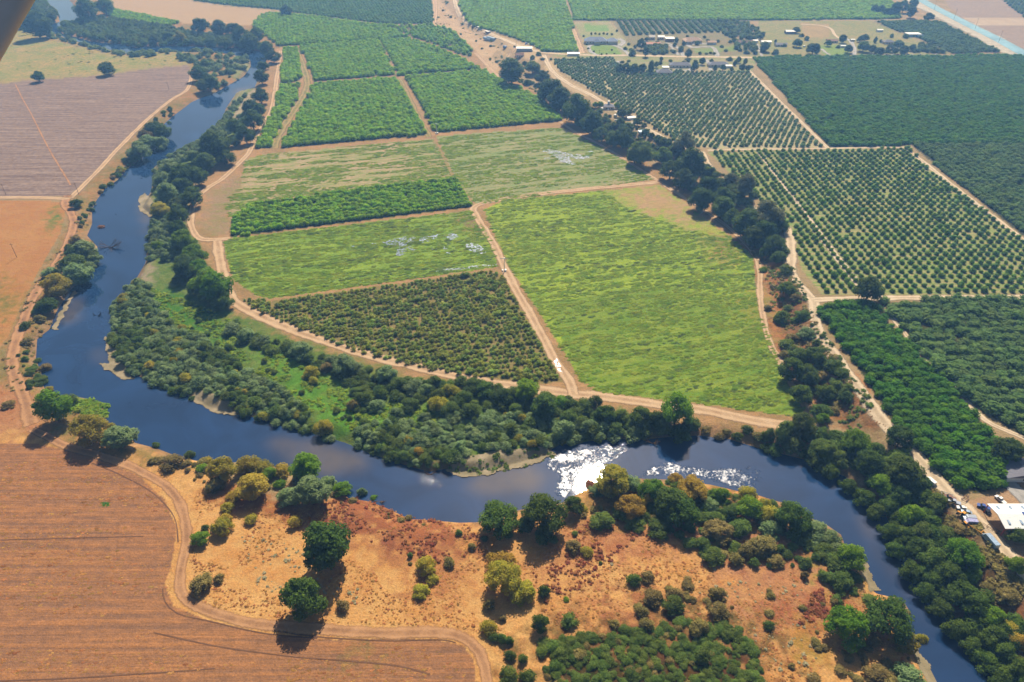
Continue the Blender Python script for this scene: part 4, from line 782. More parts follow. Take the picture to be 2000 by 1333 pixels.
plants([(510,150,30,'A',1.1),(512,128,26,'A',1),(508,186,34,'A',1.1),(490,205,40,'A',1.1),(492,232,46,'A',1.1),(505,215,30,'A',1),(459,249,34,'A',1.1),(478,262,40,'A',1.1),(455,275,30,'F',1),(419,286,62,'A',1.1,'widest dark tree where the dirt road swings to the river'),(440,305,40,'A',1),(400,318,40,'F',1),(378,305,32,'C',1),(357,338,52,'A',1.2),(330,324,34,'C',1),(385,345,40,'A',1.1),(352,360,44,'A',1.1),(373,382,44,'A',1.2),(319,352,36,'C',1),(324,378,42,'C',1),(345,395,40,'F',1),(346,418,44,'A',1.3),(348,440,38,'A',1.1),(313,412,32,'D',1),(322,440,30,'C',1),(357,467,48,'B',1.2),(378,494,50,'B',1.2),(362,516,56,'F',1.2),(389,522,42,'B',1.2),(400,548,56,'B',1.2),(424,564,56,'B',1.2,'last green tree of the riverside row above the willows'),(434,583,46,'F',1.1),(405,575,40,'F',1),(340,485,34,'F',1),(350,540,34,'F',1),(380,560,36,'F',1),(305,449,30,'C',1),(308,478,28,'B',.8),(325,500,26,'C',1),(330,240,10,'F',1),(532,108,30,'A',1.1),(520,95,30,'A',1.1)],
 'in the riverside row west of the dirt road', 'tall riverside trees inside the bend')
plants([(147,395,28,'A',.9,'dark bush where the track passes the bank break'),(143,497,38,'A',1),(163,490,46,'C',.9),(180,505,34,'C',.9),(140,517,50,'A',.9),(153,540,54,'C',.9),(107,558,54,'D',1,'bright olive tree on the west bank'),(92,597,38,'A',1,'dark round tree below the bright olive tree'),(146,470,26,'E',1),(98,530,32,'C',.9),(76,620,26,'E',.9),(51,665,26,'E',.9),(170,520,30,'C',.9),(88,718,26,'E',.8),(97,759,18,'D',.8,'little yellow bush at the tip of the west bank'),(60,720,26,'F',.6),(75,745,30,'F',.6),(15,788,28,'E',.8),(297,248,34,'A',1),(281,262,30,'E',1),(319,259,34,'A',1),(308,278,38,'C',1),(270,294,46,'C',1),(259,307,30,'A',1),(235,330,18,'D',1),(332,211,11,'F',1.2),(220,345,14,'E',.8),(196,375,14,'E',.8),(157,440,14,'E',.8),(287,280,30,'C',1),
 (208,131,33,'A',1.05,'dark oak alone on the field edge, larger of two'),(74,149,25,'A',1,'dark oak alone on the field edge, smaller of two'),(386,143,34,'A',1),(408,160,36,'A',1.1),(389,110,14,'F',1),(400,122,20,'F',1),(395,168,26,'F',1)],
 'along the west bank', 'trees and bushes along the west bank')
plants([(167,20,42,'A',1.1),(203,8,38,'A',1.1),(389,46,38,'A',1.1,'rounded dark tree beside the pale stubble field'),(427,56,34,'A',1),(454,54,34,'A',1),(470,68,42,'A',1.1),(488,84,34,'A',1.1),(440,82,30,'A',1),(410,80,26,'F',1),(500,70,30,'A',1),(70,48,56,'A',1),(50,30,46,'A',1),(100,32,22,'F',1),(84,52,30,'F',1),(60,12,36,'A',1),(221,74,20,'A',1),(327,68,26,'F',1),(350,72,24,'D',1),(300,78,20,'F',1),(160,38,22,'F',1),(558,20,26,'A',1,'dark tree between the two northern orchards')],
 'in the far river thicket', 'far trees along the upper river')
rr_ = np.random.default_rng(77)
# mixed hedge beside the south road and the inner bend
hedge = [(450,640,34),(480,655,34),(510,662,30),(585,682,44),(570,678,30),(650,702,42),(672,712,44),(692,718,36),(640,716,30),(755,728,44),(735,738,30),(806,748,44),(780,752,36),(830,762,30),(848,745,30),(880,760,36),(905,775,42),(925,748,44),(950,760,40),(978,772,46),(1002,768,36),(1030,765,48),(1065,772,44),(1062,795,52),(1095,785,34),(1115,790,36),(1140,790,40),(1163,785,30),(1185,805,50),(1215,808,44),(1250,812,48),(1280,815,46),(1300,830,44),(1323,800,62),(1330,845,48),(1350,830,40),(710,775,40),(690,790,30),(735,790,34),(800,790,40),(775,805,30),(855,790,42),(880,800,40),(920,800,44),(830,815,30),(1010,800,36),(950,825,40),(1110,815,40),(1150,830,36),(1100,840,44),(1200,835,36),(1240,845,30),(605,725,36),(612,742,22),(632,835,38),(818,880,22),(800,858,26),(700,765,26),(1380,838,24),(1420,842,20),(1460,838,26),(1405,850,26),(1440,852,26),(1480,850,24)]
kd = ['C','C','C','C','F','C','C','C','E','C','F','C','F','C','A','D','F','F','A','A','F','B','F','A','B','A','F','A','A','F','A','A','F','B','A','F','A','E','C','F','C','D','F','A','C','F','C','F','C','C','F','C','D','D','D','O','D','F','E','E','F','E','F','E']
plants([(x, y, w, k, 1.5 if (x == 1323) else 1.0, 'tall leafy tree standing over the bank beside the meadow corner' if x == 1323 else None) for (x, y, w), k in zip(hedge, kd)], 'in the hedge below the south road', 'mixed hedge of the inner bend')
# ---------------------------------------------------------------- scattering
def world_poly(pts, z=0.0):
    X, Y = U([p[0] for p in pts], [p[1] for p in pts], z); return list(zip(X.tolist(), Y.tolist()))
def scatter(poly_px, spacing, z=0.0, jitter=.4, seed=0, clump=0, avoid_water=1.0):
    wp = world_poly(poly_px, z); xs = [p[0] for p in wp]; ys = [p[1] for p in wp]
    gx, gy = np.meshgrid(np.arange(min(xs), max(xs), spacing), np.arange(min(ys), max(ys), spacing))
    gx[1::2] += spacing/2
    r = np.random.default_rng(seed); x = gx.ravel()+r.normal(size=gx.size)*spacing*jitter; y = gy.ravel()+r.normal(size=gx.size)*spacing*jitter
    m = inpoly(x, y, wp)
    if clump: m &= fbm(x, y, clump, seed+3) > .5
    for b in BARW: m &= ~inpoly(x, y, b)
    x = x[m]; y = y[m]
    if avoid_water:
        rd = riverd(x, y); k = rd > avoid_water; x = x[k]; y = y[k]; rd = rd[k]
        return x, y, G(x, y, rd)
    return x, y, G(x, y)
def grid_rows(poly_px, ang, row, along, z, seed=0, jit=.12, phase=0.0, skip=.01):
    wp = world_poly(poly_px, z); c, s = math.cos(ang), math.sin(ang)
    a = np.array(wp); ua = a[:, 0]*c+a[:, 1]*s; va = -a[:, 0]*s+a[:, 1]*c
    gu, gv = np.meshgrid(np.arange(ua.min(), ua.max(), along), np.arange(va.min(), va.max(), row))
    if phase: gu[1::2] += along*phase
    r = np.random.default_rng(seed); gu = gu.ravel()+r.normal(size=gu.size)*jit; gv = gv.ravel()+r.normal(size=gv.size)*jit
    x = gu*c-gv*s; y = gu*s+gv*c; m = inpoly(x, y, wp) & (r.random(x.shape) > skip)
    px, py = P(x, y, z); m &= (px > -60) & (px < 2060) & (py > -25) & (py < 1400)
    return x[m], y[m]
def instancer(name, pts, scl, rz, protos, label):
    pts = np.asarray(pts, np.float32); n = len(pts); me = bpy.data.meshes.new(name); me.vertices.add(n); me.vertices.foreach_set('co', pts.ravel())
    r = np.random.default_rng(n)
    for nm, dt, arr, f in (('scl', 'FLOAT_VECTOR', np.asarray(scl, np.float32), 'vector'), ('rot', 'FLOAT_VECTOR', np.column_stack([np.zeros(n), np.zeros(n), rz]).astype(np.float32), 'vector')):
        a = me.attributes.new(nm, dt, 'POINT'); a.data.foreach_set(f, arr.ravel())
    a = me.attributes.new('pick', 'INT', 'POINT'); a.data.foreach_set('value', r.integers(0, len(protos), n).astype(np.int32))
    o = bpy.data.objects.new(name, me); COL.objects.link(o); tag(o, label, None, None, 'stuff')
    g = bpy.data.node_groups.new(name, 'GeometryNodeTree'); g.interface.new_socket('Geometry', in_out='INPUT', socket_type='NodeSocketGeometry'); g.interface.new_socket('Geometry', in_out='OUTPUT', socket_type='NodeSocketGeometry')
    N = g.nodes; i = N.new('NodeGroupInput'); ou = N.new('NodeGroupOutput'); ip = N.new('GeometryNodeInstanceOnPoints')
    j = N.new('GeometryNodeJoinGeometry')
    for p in protos[::-1]:
        oi = N.new('GeometryNodeObjectInfo'); oi.inputs['Object'].default_value = p; oi.inputs['As Instance'].default_value = True; g.links.new(oi.outputs['Geometry'], j.inputs[0])
    def at(nm, dt):
        q = N.new('GeometryNodeInputNamedAttribute'); q.data_type = dt; q.inputs['Name'].default_value = nm; return q.outputs['Attribute']
    g.links.new(i.outputs[0], ip.inputs['Points']); g.links.new(j.outputs[0], ip.inputs['Instance']); ip.inputs['Pick Instance'].default_value = True
    g.links.new(at('pick', 'INT'), ip.inputs['Instance Index']); g.links.new(at('rot', 'FLOAT_VECTOR'), ip.inputs['Rotation']); g.links.new(at('scl', 'FLOAT_VECTOR'), ip.inputs['Scale'])
    g.links.new(ip.outputs[0], ou.inputs[0])
    md = o.modifiers.new('scatter', 'NODES'); md.node_group = g
    return o
SHOWN = [0]
def crop(name, xyz, size, kind, cls, label, group, stuffname, stufflabel, cat='tree', nind=300, hf=1.0, var=.15, sink=.06):
    """the nearest trees as objects of their own, the rest as one mass"""
    x, y, z = xyz; n = len(x); r = np.random.default_rng(n)
    w = size*(1+var*r.normal(size=n)).clip(.5, 1.6)
    px, py = P(x, y, z+w*.4); vis = (px > -5) & (px < 2005) & (py > -5) & (py < 1338)
    d = np.hypot(np.hypot(x, y), CAMH)/w; d[~vis] += 1e6
    o_ = np.argsort(d); near = o_[:nind]; near = near[vis[near]]; far = o_[len(near):]
    pro = []
    for k, i in enumerate(near):
        v = int(r.integers(0, 3)) if k > 2 else k
        o = bpy.data.objects.new(name, cmesh(cls, v, kind)); COL.objects.link(o)
        o.location = (x[i], y[i], z[i]-sink*w[i]); o.rotation_euler = (0, 0, r.uniform(0, 6.28)); o.scale = (w[i], w[i], w[i]*hf*r.uniform(.88, 1.12))
        tag(o, label, cat, group)
        if k < 3: pro.append(o)
    if not pro: pro = GENPRO[cls, kind]
    if len(far):
        s = w[far]; instancer(stuffname, np.column_stack([x[far], y[far], z[far]-sink*s]), np.column_stack([s, s, s*hf*r.uniform(.88, 1.12, len(far))]), r.uniform(0, 6.28, len(far)), pro, stufflabel)
    return pro
class _G(dict):
    def __missing__(s, k):      # source meshes for masses that have no nearby single trees: kept out of the scene collection
        s[k] = [bpy.data.objects.new('source', cmesh(k[0], v, k[1])) for v in range(3)]; return s[k]
GENPRO = _G()
def zg(x, y): return G(x, y, np.full(np.shape(x), 99.0))
def orch(f, ang, row, along, z=None, **k):
    zz = z if z is not None else 0.0
    x, y = grid_rows(FIELD[f], ang, row, along, zz, **k); return x, y, np.full(x.shape, zz)
def join(*a): return tuple(np.concatenate(q) for q in zip(*a))
TA = 0.0
PRO_V = crop('orchard_tree', orch('o15', TA, 5.4, 5.0, TZ, seed=1, jit=.35, phase=.5), 6.5, 'K', 'O', 'vivid green orchard tree in the narrow dense block beside the bluff road', 'trees of the vivid narrow orchard', 'orchard_canopy', 'further trees of the vivid narrow orchard', hf=.9)
PRO_N = crop('walnut_tree', orch('o16', TA, 7.2, 7.2, TZ, seed=2, jit=.4, phase=.5), 8.6, 'N', 'O', 'dark blue green orchard tree right of the vivid block', 'trees of the dark right hand orchard', 'walnut_canopy', 'further trees of the dark right hand orchard', hf=.8)
PRO_M = crop('young_orchard_tree', orch('o14', TA, 6.5, 6.3, TZ, seed=3, jit=.2), 3.9, 'M', 'O', 'separate round tree in the open orchard with bare soil between rows', 'trees of the open orchard', 'open_orchard', 'further trees of the open orchard in straight rows', hf=1.0)
PRO_Y = crop('sparse_orchard_tree', orch('tri', DIRB, 4.6, 3.0, 0, seed=4, jit=.2, skip=.05), 3.3, 'Y', 'P', 'thin leaved low tree in the triangular orchard', 'trees of the triangular orchard', 'sparse_orchard', 'further thin leaved trees of the triangular orchard', hf=.9, var=.22)
crop('citrus_tree', orch('o9', DIRB, 5.8, 3.6, 0, seed=5, jit=.15), 5.0, 'V', 'O', 'deep green tree in the small rectangular block between meadows', 'trees of the small rectangular orchard', 'rectangular_orchard', 'further trees of the small rectangular orchard', hf=.95)
def mass(nm, lab, pts, size, kind, cls='O', hf=.9, var=.12, pro=None, sink=.06):
    x, y, z = pts; n = len(x); r = np.random.default_rng(n); w = size*(1+var*r.normal(size=n)).clip(.5, 1.6)
    instancer(nm, np.column_stack([x, y, z-sink*w]), np.column_stack([w, w, w*hf*r.uniform(.88, 1.12, n)]), r.uniform(0, 6.28, n), pro or GENPRO[cls, kind], lab)
mass('far_orchard', 'dense mid green orchard blocks inside the river bend', join(orch('o6', DIRB, 5.8, 5.2, 0, seed=6, jit=.5), orch('o7', DIRB, 5.8, 5.4, 0, seed=7, jit=.5, skip=.02), orch('o8', DIRB, 5.8, 5.4, 0, seed=8, jit=.45)), 6.9, 'V')
mass('far_orchard', 'dense green upper orchard blocks of the bend', join(orch('o3', DIRB, 6, 5.4, 0, seed=9, jit=.4), orch('o4', DIRB, 6, 5.4, 0, seed=10, jit=.4), orch('o5', DIRB, 6, 5.4, 0, seed=11, jit=.4)), 7.0, 'V')
mass('far_orchard', 'hazy orchard beyond the bend', join(orch('o2', DIRB, 7, 6.2, 0, seed=12, jit=.5), orch('o2b', DIRB, 9, 7.5, 0, seed=13, jit=.8, skip=.15)), 7.4, 'V')
mass('far_orchard', 'pale green orchard in rows along the top edge', orch('far1', DIRB, 9, 6.0, 0, seed=14, jit=.3), 6.6, 'M', pro=PRO_M)
mass('terrace_orchard', 'large dense dark green orchard on the terrace', orch('o11', TA, 6.2, 6.0, TZ, seed=15, jit=.4, skip=.006), 7.2, 'K', hf=.75, pro=PRO_V)
mass('terrace_orchard', 'dark blue green orchard east of the diagonal lane', orch('o12', TA, 5.6, 6.8, TZ, seed=16, jit=.3), 6.6, 'N', hf=.8, pro=PRO_N)
mass('terrace_orchard', 'grey green orchard with pale soil north of the lane', orch('o13', TA, 6.2, 6.2, TZ, seed=17, jit=.35, skip=.02, phase=.5), 4.2, 'Q', hf=1.0)
mass('distant_orchard', 'wide distant orchard along the top edge', join(orch('o17', TA, 7.2, 7, TZ, seed=18, jit=.3), orch('o18', TA, 7.2, 7, TZ, seed=19, jit=.3)), 8.4, 'V', hf=.7)
mass('distant_orchard', 'orchard rows behind the farm houses', join(tuple(q[np.array([inpoly(*P(a[0], a[1], a[2]), [(1225,70),(1460,62),(1470,112),(1235,112)]) == False for a in [orch('o19', TA, 6, 11, TZ, seed=20, jit=.2)]][0])] for q in orch('o19', TA, 6, 11, TZ, seed=20, jit=.2)), orch('o20', TA, 9, 6, TZ, seed=21, jit=.2)), 6.6, 'N', hf=.9, pro=PRO_N)
mass('distant_orchard', 'far bluish orchard in the top right corner', orch('o21', TA, 11, 8, TZ, seed=22, jit=.2), 6.5, 'N', pro=PRO_N)
mass('distant_orchard', 'small orchard strip beside the upper river', orch('w3s', DIRB, 6, 5.5, 0, seed=23, jit=.3), 6.4, 'V')
# willow thickets of the inner bend
W1 = [(215,600),(262,548),(292,560),(320,620),(370,650),(440,690),(500,740),(570,775),(610,830),(672,866),(575,842),(480,815),(405,797),(350,770),(260,735),(222,700),(210,650)]
W2 = [(690,870),(700,830),(760,830),(850,825),(900,815),(1000,805),(1100,815),(1200,835),(1290,845),(1250,862),(1150,866),(1100,870),(1000,885),(900,900),(850,918),(750,898)]
W1x = scatter(W1, 3.4, -.5, .35, 31); W2x = scatter(W2, 3.5, -.5, .35, 32)
allw = join(W1x, W2x); m_ = np.random.default_rng(3).random(len(allw[0]))
sel = lambda a, m: tuple(q[m] for q in a)
fb = fbm(allw[0], allw[1], 22, 5)
PC = crop('willow_shrub', sel(allw, (m_ < .72) & (fb < .62)), 4.9, 'C', 'S', 'grey green willow shrub in the thicket of the inner bend', 'willow shrubs of the inner bend', 'willow_thicket', 'mass of smaller willow shrubs in the inner bend', 'shrub', 300, .85, .28)
PF = crop('thicket_shrub', sel(allw, ((m_ >= .72) & (m_ < .95)) | (fb >= .62)), 4.9, 'F', 'S', 'darker green shrub among the willows of the inner bend', 'green shrubs among the willows', 'green_thicket', 'mass of darker shrubs among the willows', 'shrub', 200, .9, .25)
mass('willow_thicket', 'olive and browning shrubs sprinkled in the inner bend', sel(allw, (m_ >= .95) & (fb < .62)), 4.8, 'D', 'S', var=.3)
L2 = [(270,533),(300,500),(330,520),(345,580),(420,610),(500,680),(560,760),(700,800),(850,830),(700,850),(600,780),(470,700),(360,640),(290,570)]
U1 = [(297,330),(340,300),(400,262),(430,240),(460,200),(492,180),(492,215),(450,262),(400,300),(340,330),(300,380)]
U2 = [(290,400),(330,380),(340,440),(330,500),(290,520),(286,470)]
mass('willow_thicket', 'scattered willows between river and tall trees', join(scatter(U1, 5.5, -.5, .4, 33), scatter(U2, 5.5, -.5, .4, 34)), 6.0, 'C', 'S', pro=PC)
mass('green_thicket', 'loose shrubs on the grassy inner bend', scatter(L2, 6.5, -.5, .45, 35, 18), 3.6, 'F', 'S', pro=PF, var=.35)
B1 = [(450,625),(530,668),(650,698),(700,712),(760,725),(830,752),(900,748),(1000,765),(1100,788),(1200,805),(1300,825),(1330,850),(1200,850),(1100,835),(1000,815),(850,800),(700,775),(650,735),(560,700),(470,665)]
mass('green_thicket', 'dark undergrowth of the hedge below the south road', scatter(B1, 5.0, -.3, .4, 36), 5.4, 'F', 'S', pro=PF, var=.3)
W3 = [(118,46),(165,36),(200,36),(330,56),(450,72),(520,92),(500,104),(440,90),(330,88),(262,92),(200,80),(150,70),(118,64)]
W4 = [(262,104),(300,98),(350,94),(490,108),(484,130),(460,158),(425,176),(400,165),(385,130),(330,110)]
W5 = [(-60,20),(60,-40),(95,10),(112,25),(108,48),(92,62),(60,64),(20,60),(-60,66)]
mass('upper_thicket', 'hazy thicket along the upper river', join(scatter(W3, 6.5, -.5, .4, 37), scatter(W5, 7, -.5, .4, 38)), 7.5, 'F', 'S', pro=PF, var=.35)
mass('willow_thicket', 'pale willows on the upper river bar', join(scatter(W4, 7.0, -.5, .45, 39, 14), scatter([(95,66),(140,80),(210,100),(262,108),(300,104),(300,112),(240,112),(160,92),(90,72)], 7.5, -.5, .35, 44)), 7.5, 'C', 'S', pro=PC, var=.3)
WB = [(30,700),(48,640),(80,590),(100,545),(135,490),(150,460),(185,475),(196,500),(190,520),(150,560),(120,600),(95,650),(75,690),(80,720),(100,765),(60,760)]
mass('green_thicket', 'low brush on the west bank', join(scatter(WB, 5.0, -.3, .4, 40, 14), scatter([(150,430),(200,360),(240,320),(300,240),(330,210),(340,225),(320,250),(280,300),(230,350),(190,390),(180,440),(165,450)], 5, -.3, .45, 45, 10)), 3.8, 'F', 'S', pro=PF, var=.35)
EB = [(1480,850),(1600,835),(1640,850),(1700,868),(1762,915),(1822,1000),(1868,1075),(1940,1165),(2040,1280),(2060,1420),(1985,1345),(1910,1260),(1860,1190),(1800,1120),(1768,1060),(1750,1020),(1700,965),(1650,925),(1590,900),(1480,878)]
mass('bank_thicket', 'dark undergrowth on the steep east bank', scatter(EB, 6.2, 1.5, .4, 41), 7.2, 'A', 'S', pro=None, var=.3)
EB2 = [(1380,330),(1480,400),(1535,470),(1545,560),(1590,640),(1640,740),(1690,830),(1650,840),(1590,800),(1540,700),(1510,600),(1495,500),(1440,440),(1370,385),(1290,320),(1170,270),(1060,190),(1000,150),(1060,160),(1200,240)]
mass('bluff_thicket', 'dark brush on the bluff slope', scatter(EB2, 7.5, 2.5, .45, 42, 20), 6.4, 'F', 'S', pro=PF, var=.35)
mass('bluff_thicket', 'dense dark understorey of the bluff tree line', scatter([(1180,262),(1290,310),(1380,365),(1450,440),(1500,490),(1490,440),(1420,370),(1340,300),(1230,255)], 7.5, 2, .4, 43), 6, 'A', 'S', pro=None, var=.3)
# bramble and south thicket floor
BR = [(1090,1260),(1120,1240),(1200,1235),(1300,1215),(1420,1215),(1470,1250),(1490,1300),(1480,1420),(1060,1420),(1060,1320)]
PB = crop('bramble_bush', scatter(BR, 2.5, 0, .45, 46), 3.1, 'F', 'S', 'low dark green bramble bush in the patch at the bottom edge', 'bramble bushes at the bottom edge', 'bramble_patch', 'further low bramble at the bottom edge', 'bush', 200, .6, .42)
mass('bramble_patch', 'brown undergrowth of the south thicket', join(scatter([(1150,960),(1300,935),(1480,985),(1560,1020),(1560,1060),(1500,1100),(1400,1090),(1350,1040),(1230,1010),(1130,1010)], 4.2, 0, .4, 47, 12), scatter([(1230,1150),(1330,1150),(1420,1150),(1420,1220),(1250,1230)], 4.6, 0, .4, 48, 10), scatter(BR, 5.5, 0, .45, 58, 9)), 3.2, 'E', 'S', hf=.7, pro=None, var=.3)
mass('bramble_patch', 'olive undergrowth of the south thicket', join(scatter([(1170,945),(1300,940),(1480,985),(1600,1040),(1680,1090),(1640,1120),(1540,1050),(1350,1020),(1180,1000)], 4.6, 0, .4, 49, 12), scatter([(1060,1230),(1110,1210),(1140,1250),(1060,1330)], 4.5, 0, .4, 50, 9)), 4.4, 'F', 'S', hf=.75, pro=PF, var=.3)
# weeds and tufts
DRYC = world_poly([(1170,368),(1290,360),(1385,432),(1430,472),(1320,440),(1230,410)])
def weeds(nm, lab, polys, n, kind, size, z=0, clump=8, th=.5, seed=0, stripe=None, hf=1.0, wmin=1.5):
    r = np.random.default_rng(seed); A = []
    for q in polys:
        wp = world_poly(q, z); a = np.array(wp)
        x = r.uniform(a[:, 0].min(), a[:, 0].max(), n*3); y = r.uniform(a[:, 1].min(), a[:, 1].max(), n*3)
        m = inpoly(x, y, wp); x = x[m]; y = y[m]
        if stripe is not None:
            c, s = math.cos(stripe), math.sin(stripe); f = fbm((x*c+y*s)*.14, (-x*s+y*c), clump, seed)
        else: f = fbm(x, y, clump, seed)
        m = f > th; x = x[m][:n]; y = y[m][:n]; A.append((x, y))
    x = np.concatenate([a[0] for a in A]); y = np.concatenate([a[1] for a in A])
    rd = riverd(x, y); m = (rd > wmin) & ~inpoly(x, y, DRYC); x, y, rd = x[m], y[m], rd[m]
    zz = G(x, y, rd); s = size*r.lognormal(0, .35, len(x)).clip(.4, 2.4)
    ex = r.uniform(1.2, 2.6, len(x)) if stripe is not None else 1.0
    rz = stripe+r.normal(size=len(x))*.15 if stripe is not None else r.uniform(0, 6.28, len(x))
    if nm: instancer(nm, np.column_stack([x, y, zz-.05]), np.column_stack([s*ex, s, s*hf*r.uniform(.7, 1.3, len(x))]), rz, [WEED[kind, 0], WEED[kind, 1]], lab)
class _W(dict):
    def __missing__(s, k): s[k] = bpy.data.objects.new('source', crown_mesh(('W', k[1]), 'tuft', FOL[k[0]])); return s[k]
WEED = _W()
weeds('meadow_weeds', 'lush weeds growing in streaks over the large meadow', [FIELD['g4']], 13000, 'G', 1.25, stripe=DIRB, clump=3.2, th=.4, seed=61, hf=.55)
weeds('meadow_weeds', 'lush weeds of the wet meadow', [FIELD['g3']], 6000, 'G', 1.25, stripe=DIRB, clump=3.2, th=.4, seed=62, hf=.55)
weeds('meadow_weeds', 'patchy weeds of the two upper meadows', [FIELD['g1'], FIELD['g2']], 5000, 'G', 1.4, stripe=DIRB, clump=5, th=.48, seed=63, hf=.5)
weeds('meadow_weeds', 'bright grass tufts on the inner bend', [[(290,560),(420,610),(560,690),(700,780),(850,800),(860,835),(700,850),(560,780),(430,690),(330,650)]], 3500, 'G', 1.6, clump=9, th=.42, seed=64)
S_ALL = [(380,960),(560,1010),(700,960),(900,1020),(1100,1010),(1300,1040),(1560,1060),(1700,1150),(1800,1320),(1820,1400),(1500,1400),(1480,1240),(1300,1210),(1080,1240),(960,1240),(850,1225),(600,1215),(400,1185),(370,1100)]
weeds('dry_weeds', 'rusty dry weeds on the south slope', [S_ALL], 7000, 'T', .62, clump=16, th=.47, seed=65, hf=.8)
weeds('dry_weeds', 'reddish dry weeds near the bank', [[(620,985),(700,960),(900,1010),(935,1040),(900,1110),(780,1080),(640,1030)], [(1130,1000),(1330,1020),(1240,1110),(1060,1180),(1040,1120)], [(1600,1130),(1660,1120),(1640,1200),(1560,1220)]], 700, 'R', .95, clump=6, th=.52, seed=66, hf=1.2)
weeds('thistle_clumps', 'blue grey thistle tufts dotted in the dry grass', [[(1150,1090),(1400,1110),(1600,1130),(1600,1320),(1500,1320),(1450,1180),(1250,1130)], [(470,1040),(700,1100),(700,1190),(500,1150)]], 110, 'U', .9, clump=10, th=.5, seed=67)
weeds('dry_weeds', 'brown scrub along the river banks', [[(0,700),(60,560),(150,430),(240,330),(330,210),(345,225),(250,345),(190,420),(190,500),(120,620),(90,700),(100,780),(20,780)], [(1360,330),(1500,450),(1560,600),(1680,800),(1600,800),(1500,560),(1440,440)], [(1700,880),(1900,1040),(2000,1180),(1900,1180),(1720,940)]], 1600, 'E', 1.8, clump=8, th=.48, seed=68)
weeds('meadow_weeds', 'green weeds on the upper west grassland', [FIELD['topleft']], 1500, 'F', 2.4, clump=30, th=.52, seed=69, hf=.5)
weeds('stubble_tufts', 'rusty stubble tufts strewn over the large tan field', [[(-300,890),(60,870),(250,930),(330,1000),(335,1100),(350,1200),(600,1250),(900,1265),(930,1400),(-400,1500)]], 8000, 'T', .55, clump=5, th=.5, seed=70, hf=.4, stripe=.02)
weeds('dry_weeds', 'dark scrub dotted over the bare northern slope', [[(850,0),(880,0),(915,45),(985,85),(975,130),(940,100),(880,62),(850,45)], [(960,100),(1000,110),(1060,170),(1020,170)]], 160, 'F', 3.0, z=4, clump=14, th=.5, seed=71)
weeds('dry_weeds', 'scrub on the orange bluff face', [[(1500,520),(1560,560),(1600,650),(1700,800),(1690,850),(1620,800),(1560,680),(1510,600)]], 420, 'F', 1.9, z=3, clump=9, th=.48, seed=72)
mass('bank_scrub', 'mixed low scrub along the near river bank', join(scatter([(290,885),(370,900),(480,895),(560,915),(660,950),(700,975),(640,985),(560,985),(440,985),(390,950),(300,915)], 5.0, 0, .45, 91, 8), scatter([(700,975),(760,995),(850,1012),(930,1020),(930,1032),(840,1026),(740,1008)], 5, 0, .45, 92, 7)), 3.4, 'E', 'S', hf=.8, var=.4)
mass('bank_scrub', 'olive scrub filling the south bank thicket', join(scatter([(1140,965),(1200,942),(1330,940),(1480,975),(1600,1035),(1660,1085),(1640,1120),(1560,1110),(1480,1105),(1380,1090),(1300,1040),(1150,1010)], 4.2, 0, .45, 93, 14), scatter([(940,1040),(1130,1020),(1130,1060),(950,1080)], 6, 0, .45, 94, 8), scatter([(1590,1080),(1690,1110),(1700,1180),(1620,1190)], 4.5, 0, .45, 95, 9)), 4.0, 'F', 'S', hf=.8, pro=PF, var=.4)
mass('bank_scrub', 'brown and olive bushes dotted over the lower slope', join(scatter([(1240,1120),(1440,1120),(1640,1180),(1640,1330),(1500,1330),(1450,1200),(1240,1150)], 9, 0, .45, 96, 12), scatter([(1560,1250),(1760,1260),(1820,1340),(1800,1400),(1560,1400)], 5, 0, .45, 97, 10)), 3.2, 'E', 'S', hf=.75, var=.4)
plants([(1622,922,40,'A'),(1657,948,40,'A'),(1688,972,44,'A'),(1712,1000,42,'A'),(1736,1036,44,'A'),(1752,1076,44,'A'),(1778,1118,48,'A'),(1806,1154,50,'A'),(1838,1188,50,'A'),(1866,1230,52,'A'),(1898,1258,52,'A'),(1926,1290,54,'A'),(1956,1326,56,'A')],
 'overhanging the water at the foot of the east bank', 'trees overhanging the east waterline')
weeds('meadow_weeds', 'darker weed streaks in the large meadow', [FIELD['g4'], FIELD['g3']], 700, 'F', 1.5, stripe=DIRB, clump=7, th=.56, seed=73, hf=.5)
weeds('meadow_weeds', 'sparse growth on the sandbars', [[(866,919),(900,901),(1030,881),(1078,880),(1088,890),(1000,918),(885,930)]], 160, 'F', 1.4, z=-2.5, clump=4, th=.45, seed=74, wmin=-3)
weeds('meadow_weeds', 'bright growth on the green spit by the west bend', [[(112,768),(162,771),(217,784),(211,803),(190,815),(130,800)]], 260, 'G', 1.8, clump=4, th=.3, seed=75, wmin=.2)
